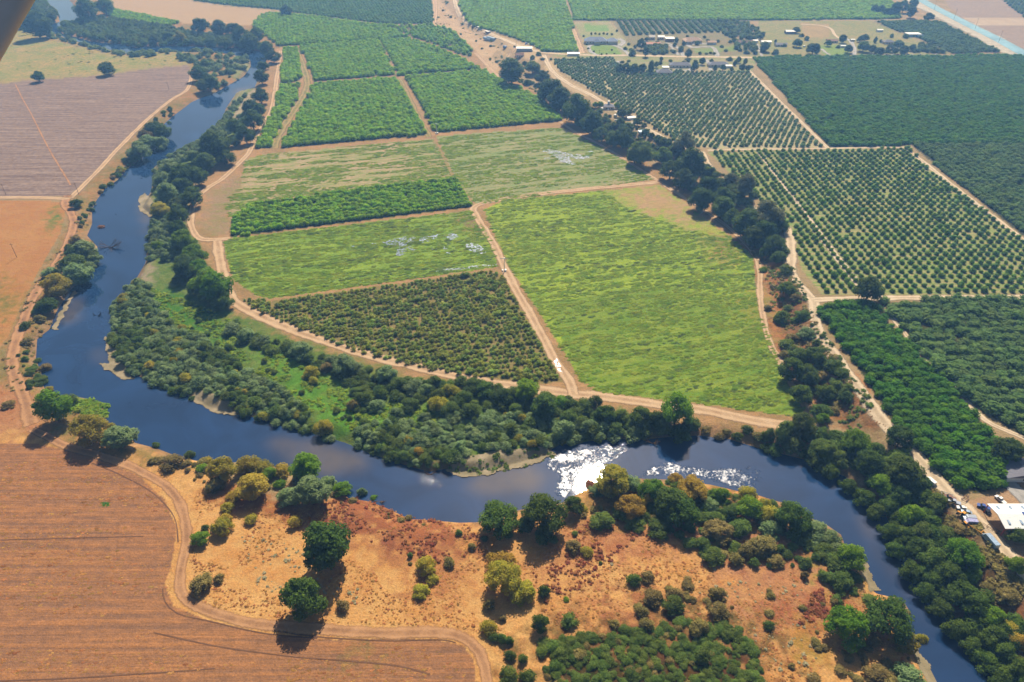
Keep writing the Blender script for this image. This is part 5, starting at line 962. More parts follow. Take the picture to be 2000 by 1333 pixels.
# ================================================================ buildings, vehicles, machines
plants([(1253,84,20,'A',1.4),(1235,100,16,'F',1.2),(1262,100,14,'A',1.8),(1272,130,15,'A',2.2,'tall dark evergreen left of the pale forecourt by the orchard'),(1210,133,18,'A',1.3),(1224,131,20,'A',1.3),(1240,131,20,'A',1.3),(1255,131,18,'A',1.3),(1322,74,9,'A',2.2),(1345,104,17,'A',1.3),(1362,84,12,'F',1),(1330,96,14,'F',1),(1357,126,17,'A',2,'tall dark evergreen beside the long grey roof'),(1372,118,14,'A',1.4),(1413,131,12,'A',1.4),(1450,130,14,'A',1.5),(1461,132,12,'A',1.4),(1425,114,14,'F',1),(1443,117,12,'A',1.2),(1397,131,10,'A',1.8),(1430,132,9,'A',1.8),(1293,90,7,'A',2),(1292,114,8,'A',1.8),
 (1380,104,8,'F',1),(1388,103,8,'F',1),(1395,104,8,'F',1),(1367,104,8,'F',1),(1160,100,5,'A',1.3),(1195,97,5,'A',1.3),(1200,104,5,'F',1),(1185,105,5,'F',1),(1175,106,5,'F',1),(1222,94,10,'F',1)],
 'among the northern farm houses', 'garden trees of the northern houses')
plants([(1486,72,13,'A',1),(1515,80,6,'A',2),(1495,91,22,'F',1),(1515,99,16,'F',1),(1531,88,10,'F',1),(1556,57,17,'A',1),(1558,82,20,'A',1.1),(1576,75,12,'F',1),(1566,68,12,'F',1),(1590,92,30,'A',1.05,'broadest dark tree on the lawn before the dark orchard'),(1618,83,15,'A',1.1),(1646,76,18,'A',1),(1658,94,19,'A',1.1,'round dark tree beside the pale gravel yard'),(1637,91,10,'F',1),(1680,76,14,'A',1),(1690,73,17,'A',1),(1688,89,26,'F',1),(1711,76,8,'A',2.2,'slender cypress, left of the pair'),(1721,79,6,'A',2.2,'slender cypress, right of the pair'),(1705,96,19,'A',1),(1719,99,22,'A',1),(1740,93,19,'A',1),(1755,85,24,'F',1),(1765,99,22,'A',1),(1781,92,17,'A',1),(1800,87,12,'F',1),(1822,83,12,'A',1),(1770,70,13,'F',1),(1742,70,10,'F',1),(1733,100,14,'A',1),(1750,100,14,'A',1),
 (1710,16,18,'A',1.1),(1722,18,18,'A',1.1),(1736,22,20,'A',1.1),(1751,17,24,'A',1.2),(1766,10,26,'A',1.2),(1781,24,22,'A',1.1),(1785,9,20,'A',1.2),(1815,32,20,'A',1.1,'dark tree alone beside the canal bank')],
 'among the north eastern farm yards', 'trees of the north eastern yards')
plants([(958,88,8,'A',1),(941,95,5,'F',1),(1005,91,6,'F',1),(1010,104,10,'F',1),(1052,105,12,'F',1),(1060,113,10,'A',1),(1025,125,12,'A',1),(1045,126,13,'A',1),(1055,138,10,'A',1),(1040,112,12,'F',1),(1070,140,5,'A',1),(865,20,6,'F',1),(880,33,7,'F',1),(890,62,5,'F',1),(900,66,6,'F',1),(872,5,7,'F',1),(930,80,5,'F',1),(970,120,8,'F',1),
 (1163,205,13,'G' if False else 'B',1),(1172,204,15,'B',1),(1206,206,15,'B',1),(1196,198,8,'B',1),(1216,221,24,'A',.9),(1229,219,16,'A',1),(1246,237,21,'A',1),(1258,246,14,'A',1),(1272,263,17,'F',1),(1157,211,8,'D',1),(1286,268,14,'F',1)],
 'around the hillside sheds and homestead', 'small trees around sheds and homestead')
mass('grove', 'loose grove of round trees east of the villa', join(scatter([(1378,42),(1445,42),(1475,55),(1492,72),(1480,80),(1440,78),(1420,72),(1395,56)], 9, TZ, .3, 81, 0, 0), scatter([(1430,80),(1470,84),(1500,106),(1450,106),(1420,84)], 10, TZ, .3, 82, 0, 0), scatter([(1258,92),(1300,90),(1320,106),(1268,107)], 9, TZ, .3, 83, 0, 0), scatter([(1785,90),(1820,88),(1850,106),(1780,104)], 9, TZ, .3, 84, 0, 0)), 8, 'F', 'O', pro=None)
plants([(1205,60,6,'A',1.2),(1140,70,5,'A',1.4),(1143,78,5,'A',1.4),(1146,86,5,'A',1.4),(1149,94,5,'A',1.4),(1155,66,5,'A',1.5),(1163,65,5,'A',1.5),(1171,66,5,'A',1.5),(1179,65,5,'A',1.5),(1186,66,5,'A',1.5),(1195,67,6,'F',1),(1228,86,8,'F',1),(1232,96,9,'F',1),(1241,90,8,'A',1.6),(1263,76,10,'A',1),(1284,80,9,'A',1),(1300,92,9,'F',1),(1312,98,9,'F',1),(1318,86,9,'A',1.2),(1285,96,9,'F',1),(1272,100,10,'F',1),(1336,84,9,'A',1.3),(1343,70,8,'F',1),(1376,72,8,'F',1),(1383,77,8,'A',1),(1402,80,9,'F',1),(1410,90,9,'F',1),(1418,98,9,'F',1),(1345,116,10,'A',1.2),(1336,120,9,'A',1),(1290,121,10,'A',1.2),(1282,126,11,'A',1.3),(1310,118,9,'F',1),(1390,118,10,'A',1.2),(1436,122,10,'A',1.5),(1456,120,11,'A',1.5),(1468,128,9,'A',1.2),(1228,118,9,'F',1),(1215,120,10,'F',1),(1195,122,9,'F',1),(1181,124,8,'F',1)],
 'in the gardens around the mansion and villas', 'garden trees around the mansion and villas')
def box(V, Fc, c, s, rz=0.0):
    b = len(V); cx, cy, cz = c; hx, hy, hz = s[0]/2, s[1]/2, s[2]/2; co, si = math.cos(rz), math.sin(rz)
    for dz in (-hz, hz):
        for dx, dy in ((-hx,-hy),(hx,-hy),(hx,hy),(-hx,hy)): V.append((cx+dx*co-dy*si, cy+dx*si+dy*co, cz+dz))
    for q in ((0,3,2,1),(4,5,6,7),(0,1,5,4),(1,2,6,5),(2,3,7,6),(3,0,4,7)): Fc.append(tuple(b+k for k in q))
def boxes(name, lst, mat, parent, bevel=0):
    V = []; Fc = []
    for q in lst: box(V, Fc, *q)
    o = mesh_obj(name, V, Fc, mat, parent)
    if bevel:
        m = o.modifiers.new('bevel', 'BEVEL'); m.width = bevel; m.segments = 2
    return o
MT = dict(white=plain('white painted metal', (226,226,222), .45, 0, .08, 2), cream=plain('cream plaster', (214,204,186), .8, 0, .1), tanroof=plain('tan tiles', (176,146,120), .8, 0, .2, 1.5), greyroof=plain('grey shingles', (112,112,122), .8, 0, .2, 1.5),
 blueroof=plain('blue grey slate roof', (104,122,156), .6, 0, .15, 1.5), orange=plain('faded orange tiles', (196,140,112), .8, 0, .2, 1.5), brown=plain('brown shingle', (132,100,86), .85, 0, .2), glass=plain('dark window glass', (40,48,58), .15, 0, .1, 1, .6), dark=plain('dark rubber', (28,28,30), .8), wood=plain('weathered wood', (110,88,66), .9),
 silver=plain('silver paint', (168,174,184), .35, .4, .05), red=plain('red paint', (150,44,36), .4), blue=plain('blue paint', (60,84,150), .4), black=plain('black paint', (36,36,42), .35), yellow=plain('orange machine paint', (214,146,44), .5), lilac=plain('pale violet grey paint', (160,160,196), .4), steel=plain('galvanised steel', (150,150,150), .45, .6, .1), bluetank=plain('blue plastic', (60,100,150), .5), pale=plain('pale blue grey sheet', (150,170,190), .4, .2))
def roof_mesh(w, d, z, rise, kind, ov=.5, thick=.18):
    W, D = w/2+ov, d/2+ov; V = []; Fc = []
    if kind == 'gable':
        V = [(-W,-D,z),(W,-D,z),(W,D,z),(-W,D,z),(-W,0,z+rise),(W,0,z+rise)]; Fc = [(0,1,5,4),(2,3,4,5),(0,4,3),(1,2,5),(0,3,2,1)]
    elif kind == 'hip':
        k = min(W*.75, D); V = [(-W,-D,z),(W,-D,z),(W,D,z),(-W,D,z),(-W+k,0,z+rise),(W-k,0,z+rise)]; Fc = [(0,1,5,4),(2,3,4,5),(0,4,3),(1,2,5),(0,3,2,1)]
    elif kind == 'arch':
        n = 10; 
        for i in range(n+1):
            a = math.pi*i/n; V += [(-W, -D*math.cos(a), z+rise*math.sin(a)), (W, -D*math.cos(a), z+rise*math.sin(a))]
        for i in range(n): Fc.append((2*i, 2*i+1, 2*i+3, 2*i+2))
        Fc += [tuple(range(0, 2*n+2, 2))[::-1], tuple(range(1, 2*n+2, 2)), (0, 2*n, 2*n+1, 1)]
    else:
        V = [(-W,-D,z),(W,-D,z),(W,D,z+rise),(-W,D,z+rise),(-W,-D,z+thick),(W,-D,z+thick),(W,D,z+rise+thick),(-W,D,z+rise+thick)]; Fc = [(0,3,2,1),(4,5,6,7),(0,1,5,4),(1,2,6,5),(2,3,7,6),(3,0,4,7)]
    return V, Fc
def house(px, py, w, d, h, roof, rise, rm, wm, label, name='farm_house', cat='house', rz=0.0, wins=3, door=True, chim=False, garage=False, group=None, lift=None):
    X, Y, Z = GP([px], [py], h*.8); r = empty(name, (X[0], Y[0], Z[0]-.1), rz); tag(r, label, cat, group)
    boxes('wall', [((0,0,h/2),(w,d,h))], MT[wm], r)
    V, Fc = roof_mesh(w, d, h+.01, rise, roof, .6); rf = mesh_obj('roof', V, Fc, MT[rm], r)
    if chim: boxes('chimney', [((w*.2,d*.12,h+rise*.8),(1,.8,2.0))], MT['brown'], rf)
    if wins:
        dx = w/(wins+1)
        for i in range(wins):
            x = -w/2+dx*(i+1)
            if door and i == wins//2: boxes('door', [((x,-d/2-.04,1.1),(1.1,.12,2.2))], MT['wood'], r)
            else: boxes('window', [((x,-d/2-.04,h*.55),(1.6,.12,1.3))], MT['glass'], r)
        boxes('window', [((-w/2-.04,0,h*.55),(.12,1.6,1.3))], MT['glass'], r); boxes('window', [((w/2+.04,0,h*.55),(.12,1.6,1.3))], MT['glass'], r)
    if garage: boxes('garage_door', [((w*.3,-d/2-.05,1.3),(4.6,.12,2.5))], MT['white'], r)
    return r
m = house(1163,80,34,15,4.5,'hip',5.0,'blueroof','cream','large mansion with hipped blue grey roofs above the loop drive','mansion','mansion',0,7,True,True)
V, Fc = roof_mesh(15, 13, 4.6, 4.2, 'hip', .6); boxes('side_wing', [((26,-3,2.3),(15,13,4.6))], MT['cream'], m); mesh_obj('wing_roof', [(x+26, y-3, z) for x, y, z in V], Fc, MT['blueroof'], m)
V, Fc = roof_mesh(8, 9, 4.8, 3.6, 'hip', .6); boxes('entrance_bay', [((2,-9,2.3),(8,6,4.8))], MT['cream'], m); mesh_obj('bay_roof', [(x+2, y-9.0, z) for x, y, z in V], Fc, MT['blueroof'], m)
house(1120,105,17,7,3.4,'gable',1.2,'white','white','long white barn at the corner of the green orchard','barn','barn',0,0)
house(1275,86,22,9,3.2,'gable',2.0,'orange','cream','low bungalow with long faded orange roof',wins=5)
house(1273,73,9,8,4,'gable',2.5,'cream','cream','small pale gabled house behind the orange roofed bungalow',wins=2,door=False)
house(1291,73,10,7,4,'gable',2,'white','cream','small white roofed building between bungalow and tan shed',wins=2,door=False)
house(1308,76,13,9,4.5,'shed',.8,'white','tanroof','tall tan shed with white roof edge','shed','shed',wins=0)
m = house(1352,79,28,13,4,'hip',3.6,'tanroof','cream','wide tan roofed villa above the pale drive','villa','house',0,5,True,True)
V, Fc = roof_mesh(11, 10, 4.05, 3, 'hip', .6); boxes('side_wing', [((-8,-9,2),(11,8,4.0))], MT['cream'], m); mesh_obj('wing_roof', [(x-8, y-9, z) for x, y, z in V], Fc, MT['tanroof'], m)
house(1390,83,13,8,3.4,'gable',1.8,'tanroof','cream','garage with tan roof beside the villa','garage','garage',wins=0,garage=True)
house(1328,127,29,11,3.4,'hip',3,'greyroof','cream','long low house with dark grey roof behind the grey orchard',wins=5,chim=True)
house(1297,141,20,12,3.4,'hip',3.4,'greyroof','cream','house with pyramid grey roof touching the orchard edge',wins=3)
house(1403,126,28,11,3.4,'hip',3,'greyroof','cream','grey roofed house hidden among dark evergreens',wins=5)
house(1423,129,8,6,2.8,'gable',1,'white','white','tiny white shed between evergreens','shed','shed',wins=0)
house(1300,132,8,6,3,'shed',.4,'white','white','small white flat roofed store by the pale forecourt','shed','shed',wins=0)
house(1455,83,28,9,3.2,'gable',2,'brown','cream','long brown roofed house beside the loose grove',wins=5)
house(1475,80,7,6,3,'gable',1.2,'white','white','small white shed right of the brown roofed house','shed','shed',wins=0)
house(1496,82,15,8,3.2,'gable',1.4,'white','white','white roofed shed behind round trees','shed','shed',wins=0)
m = house(1543,62,15,10,3.6,'gable',1.8,'white','wood','open white roofed barn on the pasture','barn','barn',wins=0)
house(1525,87,17,9,3,'gable',1.8,'greyroof','cream','grey roofed farmhouse left of the round dark trees',wins=3)
house(1625,80,16,9,3,'gable',1.8,'brown','cream','brown roofed farmhouse above the green lawn',wins=3)
house(1646,90,7,5,2.6,'gable',.9,'white','white','little white outbuilding behind the lawn tree','shed','shed',wins=0)
house(1665,78,6,5,2.6,'gable',.9,'white','white','small white hut at the end of the pasture track','shed','shed',wins=0)
house(1718,59,9,7,3,'gable',1,'white','white','white roofed shed at the pasture corner','shed','shed',wins=0)
house(1735,82,16,10,3.2,'hip',2.6,'greyroof','cream','grey hipped house sunk among dark trees',wins=3)
m = house(1783,67,22,11,4,'shed',.6,'white','pale','big white flat roofed hall among the orchards','hall','hall',wins=0)
boxes('loading_bay', [((8,-7.5,1.7),(11,4,3.4))], MT['bluetank'], m)
house(1024,95,23,9,4.4,'shed',.5,'white','pale','white roofed packing shed on the sandy yard','packing_shed','shed',wins=0)
house(1015,108,12,9,3.2,'gable',2.4,'brown','cream','brown gabled cottage below the packing shed',wins=3)
a45 = math.radians(-52)
house(953,77,18,6,1.2,'arch',2.6,'pale','pale','blue grey tunnel greenhouse, left one of the pair','greenhouse','greenhouse',a45,0)
house(960,76,18,6,1.2,'arch',2.6,'pale','pale','blue grey tunnel greenhouse, right one of the pair','greenhouse','greenhouse',a45,0)
house(953,62,9,5,2.4,'gable',.9,'white','wood','small white roofed shed above the greenhouses','shed','shed',a45,0)
house(938,54,11,2.6,2.4,'shed',.2,'white','steel','long narrow white trailer shed on the slope yard','shed','shed',math.radians(-30),0)
m = house(1189,208,12,10,3.2,'hip',2.2,'greyroof','cream','pyramid roofed cottage in the cluttered homestead',wins=3)
boxes('roof_turret', [((0,2,6.4),(2.4,2.4,3.2))], MT['white'], m)
house(1232,230,9,5,2.6,'gable',1,'white','white','small white shed under the homestead trees','shed','shed',.3,0)
house(1255,257,8,4,2.4,'shed',.3,'pale','white','pale trailer home below the homestead','trailer','trailer',.3,2,False)
def tank(px, py, r, h, mat, label, name='water_tank'):
    X, Y, Z = GP([px], [py], h/2); n = 20; V = []; Fc = []
    for z, q in ((0, r), (h, r), (h+r*.25, r*.5), (h+r*.32, .02)):
        for k in range(n): V.append((q*math.cos(k*2*math.pi/n), q*math.sin(k*2*math.pi/n), z))
    for s in range(3):
        for k in range(n): Fc.append((s*n+k, s*n+(k+1) % n, (s+1)*n+(k+1) % n, (s+1)*n+k))
    root = empty(name, (X[0], Y[0], Z[0]-.05)); tag(root, label, 'tank'); mesh_obj('tank_body', V, Fc, MT[mat], root); boxes('hatch', [((r*.3,0,h+r*.27),(.6,.6,.3))], MT['steel'], root)
tank(1202,227,2.0,3.0,'white','white round water tank in the homestead yard'); tank(986,92,3.0,2.6,'bluetank','dark blue round tank at the top of the ramp')
# ---- the white metal shed and grey roofed house at the lower right
ax, ay = U([1928, 1966], [982, 1031], TZ+6.2); L_ = math.hypot(ax[1]-ax[0], ay[1]-ay[0]); wdir = math.atan2(ay[0]-ay[1], ax[0]-ax[1])
sx = 30.0; cx_ = (ax[0]+ax[1])/2+sx/2; cy_ = (ay[0]+ay[1])/2
sh = empty('metal_shed', (cx_, cy_, TZ-.1)); tag(sh, 'big open sided shed with bright white metal roof at the right edge', 'shed')
V = [(-sx/2,-L_/2,5.6),(sx/2,-L_/2,5.6),(sx/2,0,7.0),(-sx/2,0,7.0),(sx/2,L_/2,5.6),(-sx/2,L_/2,5.6)]; V += [(x,y,z-.2) for x,y,z in V]
rf = mesh_obj('roof', V, [(0,1,2,3),(3,2,4,5),(6,9,8,7),(9,11,10,8),(0,6,7,1),(5,4,10,11),(0,3,9,6),(3,5,11,9),(1,7,8,2),(2,8,10,4)], MT['white'], sh)
for k in range(5):
    for s in (-1, 1): boxes('skylight', [((-sx/2+3+k*5.5, s*L_*.25, 6.36),(.9,L_*.22,.14))], MT['pale'], rf)
boxes('blue_panel', [((-2,L_*.02,7.06),(3.6,1.4,.16))], MT['blue'], rf)
for i in range(6):
    for s in (-1, 1): boxes('post', [((-sx/2+.4+i*(sx-.8)/5, s*(L_/2-.5), 2.7),(.3,.3,5.5))], MT['red'], sh)
boxes('back_wall', [((sx/2-.2,0,2.7),(.2,L_-1.4,5.4))], MT['white'], sh)
house(1990,918,11,17,3.4,'gable',2.4,'greyroof','white','white walled house with dark grey roof beside the concrete drive',wins=3,rz=math.radians(90),chim=False)
# ---- vehicles
def wheel_mesh(r=.36, t=.24):
    V = []; Fc = []; n = 14
    for x in (-t/2, t/2):
        for k in range(n): V.append((x, r*math.cos(k*2*math.pi/n), r*math.sin(k*2*math.pi/n)))
    for k in range(n): Fc.append((k, (k+1) % n, n+(k+1) % n, n+k))
    Fc += [tuple(range(n))[::-1], tuple(range(n, 2*n))]
    me = bpy.data.meshes.new('wheel'); me.from_pydata(V, [], Fc); me.materials.append(MT['dark']); me.update(); return me
WHEEL = wheel_mesh()
def prism(name, prof, w, mat, parent, bev=.08):
    n = len(prof); V = [(-w/2, y, z) for y, z in prof]+[(w/2, y, z) for y, z in prof]
    Fc = [tuple(range(n)), tuple(range(n, 2*n))[::-1]]+[(k, n+k, n+(k+1) % n, (k+1) % n) for k in range(n)]
    o = mesh_obj(name, V, Fc, mat, parent); m = o.modifiers.new('bevel', 'BEVEL'); m.width = bev; m.segments = 2; return o
PR = dict(car=([(-2.2,.35),(-2.25,.8),(-1.9,.95),(1.3,1.0),(2.1,.85),(2.25,.6),(2.2,.35)], [(-1.7,.96),(-1.2,1.45),(.3,1.48),(1.1,1.0)], 1.8, (-1.35,1.4)),
 pickup=([(-2.7,.5),(-2.7,1.05),(-.6,1.05),(-.5,1.1),(1.5,1.15),(2.5,1.05),(2.6,.5)], [(-.7,1.1),(-.5,1.8),(.8,1.82),(1.4,1.15)], 1.95, (-1.7,1.7)),
 van=([(-2.6,.4),(-2.65,2.1),(1.2,2.15),(1.9,1.5),(2.6,1.2),(2.65,.4)], [(1.21,2.08),(1.86,1.52),(1.3,1.5),(.9,2.0)], 2.0, (-1.7,1.7)),
 motorhome=([(-3.8,.5),(-3.8,3.0),(2.6,3.05),(2.9,2.3),(3.3,1.6),(3.9,1.3),(3.9,.5)], [(2.9,2.26),(3.28,1.62),(2.6,1.6),(2.5,2.2)], 2.4, (-2.3,2.5)))
def vehicle(px, py, kind, mat, deg, label, group=None):
    body, gl, w, ax = PR[kind]; X, Y, Z = GP([px], [py], .8); r = empty('parked_'+kind, (X[0], Y[0], Z[0]), math.radians(deg)); tag(r, label, dict(car='car', pickup='pickup', van='van', motorhome='motorhome')[kind], group)
    prism('body', body, w, MT[mat], r); prism('cabin_glass', gl, w*.9 if kind in ('car', 'pickup') else w+.03, MT['glass'], r, .04)
    if kind in ('car', 'pickup'):
        mid = [(a*.82, 0) for a, b in gl]; boxes('cabin_roof', [(((0), (gl[1][0]+gl[2][0])/2, gl[1][1]+.02), (w*.82, abs(gl[2][0]-gl[1][0])*.96, .07))], MT[mat], r, .03)
    for a in ax:
        for s in (-1, 1):
            q = bpy.data.objects.new('wheel', WHEEL); COL.objects.link(q); q.parent = r; q.location = (s*(w/2-.1), a, .34)
    for s in (-1, 1): boxes('headlight', [((s*w*.34, body[-1][0]+.01, .72), (.3,.1,.18))], MT['white'], r)
vehicle(1817,940,'van','white',25,'white van under the bank trees beside the bluff road')
vehicle(1864,980,'pickup','silver',60,'grey pickup near the upper end of the junk row')
vehicle(1879,992,'car','white',80,'white car in the junk row above the orange machine')
vehicle(1888,1000,'car','pale',70,'pale blue car next to the white one in the junk row')
vehicle(1893,1012,'van','silver',85,'silver van, upper of two side by side at the junk row')
vehicle(1896,1020,'van','lilac',85,'violet grey van, lower of two side by side at the junk row')
vehicle(1855,972,'pickup','brown',65,'rusty brown pickup at the top of the junk row')
vehicle(1927,998,'car','black',15,'dark car parked at the corner of the white shed')
vehicle(1921,990,'pickup','blue',60,'dark blue pickup beside the shed corner')
vehicle(1954,976,'pickup','white',20,'white pickup parked behind the white shed')
vehicle(1934,1058,'motorhome','pale',8,'pale motorhome standing alone on the sandy yard')
vehicle(1978,902,'car','white',70,'white car shaded by the tree beside the grey roofed house')
cols = ['white','silver','white','red','white','blue','white','silver','black','white']
LB = ['first','second','third','fourth','fifth','sixth','seventh','eighth','ninth','tenth']
for i, (x, y) in enumerate([(1707,107.5),(1731,107.5),(1744,107.5),(1754,107),(1763,107.5),(1773,107),(1781,107.5),(1797,107),(1810,107.5),(1829,107)]):
    vehicle(x, y, ('car','pickup')[i % 2], cols[i], 80+i*7, f'{LB[i]} vehicle from the left in the row beside the country road, {dict(pale="pale").get(cols[i], cols[i])}', 'vehicles parked beside the country road')
for i, (x, y, c) in enumerate([(1029,99,'white'),(1033,100,'white'),(1037,100,'silver'),(1022,99,'pale'),(1027,86,'blue'),(1031,86,'white'),(1047,91,'white'),(1049,93.5,'white'),(1571,91,'white'),(1188,214,'white'),(1175,213,'white'),(1204,235,'white'),(1236,243,'white'),(1245,240,'blue')]):
    vehicle(x, y, ('van','car')[i % 2], c, 20+i*37, ['white van under the packing shed roof edge','white car right of the first van at the packing shed','silver van at the packing shed','pale car at the left of the packing shed','blue van behind the packing shed','white car behind the packing shed','white van below the orchard corner','white car below the orchard corner','white van circling the yard beside two dark trees','white car left of the pyramid roofed cottage','white van near the bright homestead bushes','white car below the round water tank','white van beside the homestead trailer','blue car beside the homestead trailer'][i], 'farm vehicles')
# machines
def tractor(px, py, deg, label, mat='yellow'):
    X, Y, Z = GP([px], [py], .8); r = empty('farm_tractor', (X[0], Y[0], Z[0]), math.radians(deg)); tag(r, label, 'tractor')
    prism('hood', [(0,.8),(0,1.5),(1.7,1.4),(1.9,.8)], .8, MT[mat], r); boxes('cab', [((0,-.6,1.7),(1.3,1.2,1.3))], MT['glass'], r); boxes('cab_roof', [((0,-.6,2.42),(1.5,1.4,.12))], MT[mat], r)
    for s in (-1, 1):
        for y, k in ((-.8, 2.1), (1.4, 1.2)):
            q = bpy.data.objects.new('wheel', WHEEL); COL.objects.link(q); q.parent = r; q.location = (s*.85, y, .36*k); q.scale = (1.4, k, k)
tractor(1877,1005,40,'orange tractor between the junk row cars'); tractor(1887,1026,200,'second orange machine near the violet grey van')
def implement(px, py, deg, L, label, mat, name='farm_implement'):
    X, Y, Z = GP([px], [py], .5); r = empty(name, (X[0], Y[0], Z[0]), math.radians(deg)); tag(r, label, 'implement')
    boxes('frame', [((s*.9,0,.7),(.18,L,.2)) for s in (-1,1)]+[((0,(k-.5)*L*.95,.7),(1.9,.18,.16)) for k in (0,.33,.66,1)], MT[mat], r); boxes('drawbar', [((0,L/2+.9,.55),(.15,1.9,.15))], MT[mat], r)
    for s in (-1, 1):
        q = bpy.data.objects.new('wheel', WHEEL); COL.objects.link(q); q.parent = r; q.location = (s*1.1, -L*.2, .36)
implement(1943,1036,38,6.5,'brown flat trailer frame lying in front of the white shed','wood','flat_trailer'); implement(1911,1036,32,8,'orange boom on wheels along the sandy yard edge','yellow'); implement(1885,975,-50,4,'rusty disc harrow in the middle of the sandy yard','brown'); implement(1850,966,60,5,'grey frame trailer at the top of the junk row','steel','flat_trailer'); implement(1869,987,40,4,'rusty frame beside the white junk row car','brown')
# poles, wind machines
def pole(px, py, h, label, group):
    X, Y, Z = GP([px], [py]); r = empty('utility_pole', (X[0], Y[0], Z[0]-.3), .3); tag(r, label, 'pole', group)
    V = []; Fc = []; n = 8
    for z, q in ((0,.2),(h,.13)):
        for k in range(n): V.append((q*math.cos(k*math.pi/4), q*math.sin(k*math.pi/4), z))
    for k in range(n): Fc.append((k,(k+1)%n,n+(k+1)%n,n+k))
    Fc.append(tuple(range(n,2*n))); mesh_obj('post', V, Fc, MT['wood'], r); boxes('crossarm', [((0,0,h-1.0),(2.6,.16,.2))], MT['wood'], r)
    for x in (-1.2, 0, 1.2): boxes('insulator', [((x,0,h-.78),(.14,.14,.28))], MT['pale'], r)
for px, py, h, l in ((12,381,11,'wooden pole at the left edge of the ploughed field'),(154,380,11,'wooden pole beside the bush where the track bends'),(33,503,12,'leaning wooden pole in the orange field'),(330,175,9,'wooden pole at the ploughed field corner')): pole(px, py, h, l, 'poles of the west fields')
for i, (px, py) in enumerate([(1824,20),(1863,38),(1904,57),(1950,83),(1998,110)]): pole(px, py, 17, f'{LB[i]} tall pole along the far side of the canal', 'poles along the canal')
for i, (px, py) in enumerate([(1170,115),(1008,92),(1105,112)]): pole(px, py, 12, ['pole beside the country road below the mansion','pole in front of the packing shed','pole near the long white barn'][i], 'poles of the country road')
def windmachine(px, py, label):
    X, Y, Z = GP([px], [py]); r = empty('wind_machine', (X[0], Y[0], Z[0]-.1)); tag(r, label, 'wind machine', 'frost fans of the orchards')
    V = []; Fc = []; n = 12
    for z, q in ((0,.36),(11,.2)):
        for k in range(n): V.append((q*math.cos(k*2*math.pi/n), q*math.sin(k*2*math.pi/n), z))
    for k in range(n): Fc.append((k,(k+1)%n,n+(k+1)%n,n+k))
    mesh_obj('tower', V, Fc, MT['white'], r); boxes('gearbox', [((0,0,11.2),(.6,1.2,.6))], MT['white'], r, .05)
    for s in (-1, 1):
        V = [(s*.2,-.8,11.15),(s*3.0,-.78,11.1),(s*3.0,-.74,11.5),(s*.2,-.7,11.6)]; V += [(x, y-.08, z) for x, y, z in V]
        mesh_obj('fan_blade', V, [(0,1,2,3),(7,6,5,4),(0,4,5,1),(1,5,6,2),(2,6,7,3),(3,7,4,0)], MT['white'], r)
    e = boxes('engine_box', [((.9,.9,.8),(1.3,2,1.2))], MT['white'], r, .08); boxes('fuel_tank', [((-1.3,1,.6),(1,1.8,1))], MT['white'], r, .2)
windmachine(985,531,'white wind machine on a tower beside the dirt road junction'); windmachine(853,262,'white wind machine at the corner of the mid orchards')
# dead trees in the river
def snag(px, py, L, n, label, mat, name='fallen_tree', seed=1):
    X, Y = U([px], [py], WZ); r = random.Random(seed); V = []; Fc = []
    def tube(a, b, ra, rb):
        k = 5; base = len(V); d = (b-a); u = d.orthogonal().normalized(); w = d.cross(u).normalized()
        for s in (0, .5, 1):
            q = a+d*s+Vector((0,0,math.sin(s*3.14)*.2)); rad = ra+(rb-ra)*s
            for j in range(k): V.append(q+(u*math.cos(j*6.283/k)+w*math.sin(j*6.283/k))*rad)
        for s in (0, 1):
            for j in range(k): Fc.append((base+s*k+j, base+s*k+(j+1)%k, base+(s+1)*k+(j+1)%k, base+(s+1)*k+j))
    def grow(a, ang, el, ln, rad, dep):
        b = a+Vector((math.cos(ang)*math.cos(el), math.sin(ang)*math.cos(el), math.sin(el)))*ln
        tube(a, b, rad, rad*.6)
        if dep > 0:
            for _ in range(3): grow(a.lerp(b, r.uniform(.5, 1)), ang+r.uniform(-1, 1), min(1.2, max(-.1, el+r.uniform(-.3, .5))), ln*r.uniform(.5, .75), rad*.5, dep-1)
    root = empty(name, (X[0], Y[0], WZ)); tag(root, label, 'dead tree')
    for i in range(n): grow(Vector((r.uniform(-1,1)*L*.12, r.uniform(-1,1)*L*.1, -.3)), r.uniform(-.6, .6)+(math.pi if i % 3 == 0 else 0), r.uniform(.1, .6), L*.35, .22, 3)
    mesh_obj('branches', [tuple(v) for v in V], Fc, MT[mat], root)
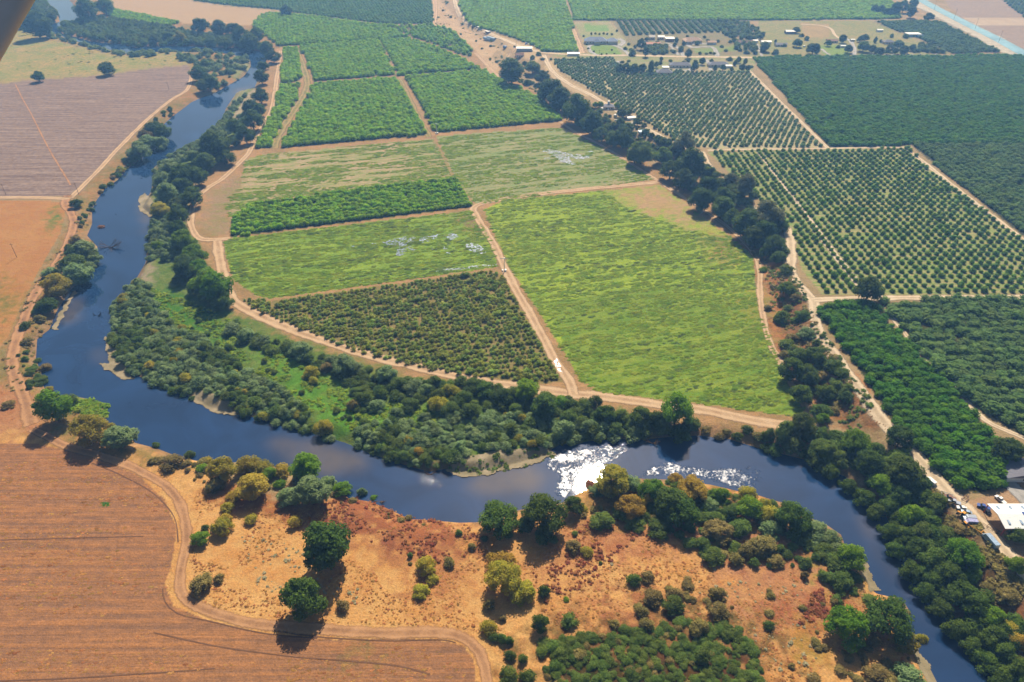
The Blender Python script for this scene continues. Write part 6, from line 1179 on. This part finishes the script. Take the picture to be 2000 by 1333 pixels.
snag(214,484,15,9,'tangled dead tree stranded in the river off the west bank','wood'); snag(191,616,6,3,'small dark snag in midriver','dark','driftwood',4); snag(842,928,6,4,'brown driftwood pile below the willow shore','wood','driftwood',6); snag(228,420,2.5,1,'thin twig sticking out of the blue water','dark','driftwood',8); snag(276,349,2.5,2,'dark snag near the river narrows','dark','driftwood',9); snag(740,980,5,3,'dry branches at the near waterline','wood','driftwood',12); snag(1275,866,7,4,'pale brush pile at the far waterline','wood','driftwood',13)
X, Y = U([198], [444], WZ); plant(X[0], Y[0], WZ-.3, 6, 'R', .5, 'S', 'reddish brush mound standing in the water', None, False)
# ---- underside of the aircraft wing in the top left corner
def wing():
    zc = 2.2
    def cam(px, py, dz=0.0): return Vector(((px-1000)/F*zc, -(py-666.5)/F*zc, -zc-dz))
    a = cam(64, 0); b = cam(0, 111); d = (b-a).normalized(); n = Vector((-d.y, d.x, 0)); 
    if n.x > 0: n = -n
    M = Matrix.Rotation(math.pi/2-TH, 4, 'X'); prof = []
    for k in range(13):
        t = -math.pi/2+math.pi*k/12; prof.append((.035-.035*math.cos(t), .03*math.sin(t)))
    prof += [(.22,.055),(.5,.05),(.5,-.055),(.22,-.05)]
    V = []; N = len(prof); Fc = []
    for i, s in enumerate(np.linspace(-1.2, 2.0, 9)):
        for q in prof: V.append(M @ (a+d*s+n*q[0]+Vector((0,0,-1))*q[1]) + Vector((0,0,CAMH)))
    for i in range(8):
        for k in range(N): Fc.append((i*N+k, i*N+(k+1)%N, (i+1)*N+(k+1)%N, (i+1)*N+k))
    Fc += [tuple(range(N)), tuple(range(8*N, 9*N))[::-1]]
    o = mesh_obj('aircraft_wing', [tuple(v) for v in V], Fc, plain('grey wing paint', (232,220,210), .5, 0, .05, 3), None, True)
    import bmesh
    bm = bmesh.new(); bm.from_mesh(o.data); bmesh.ops.recalc_face_normals(bm, faces=bm.faces[:]); bm.to_mesh(o.data); bm.free()
    tag(o, 'grey underside of an aircraft wing in the top left corner', 'aircraft wing')
wing()
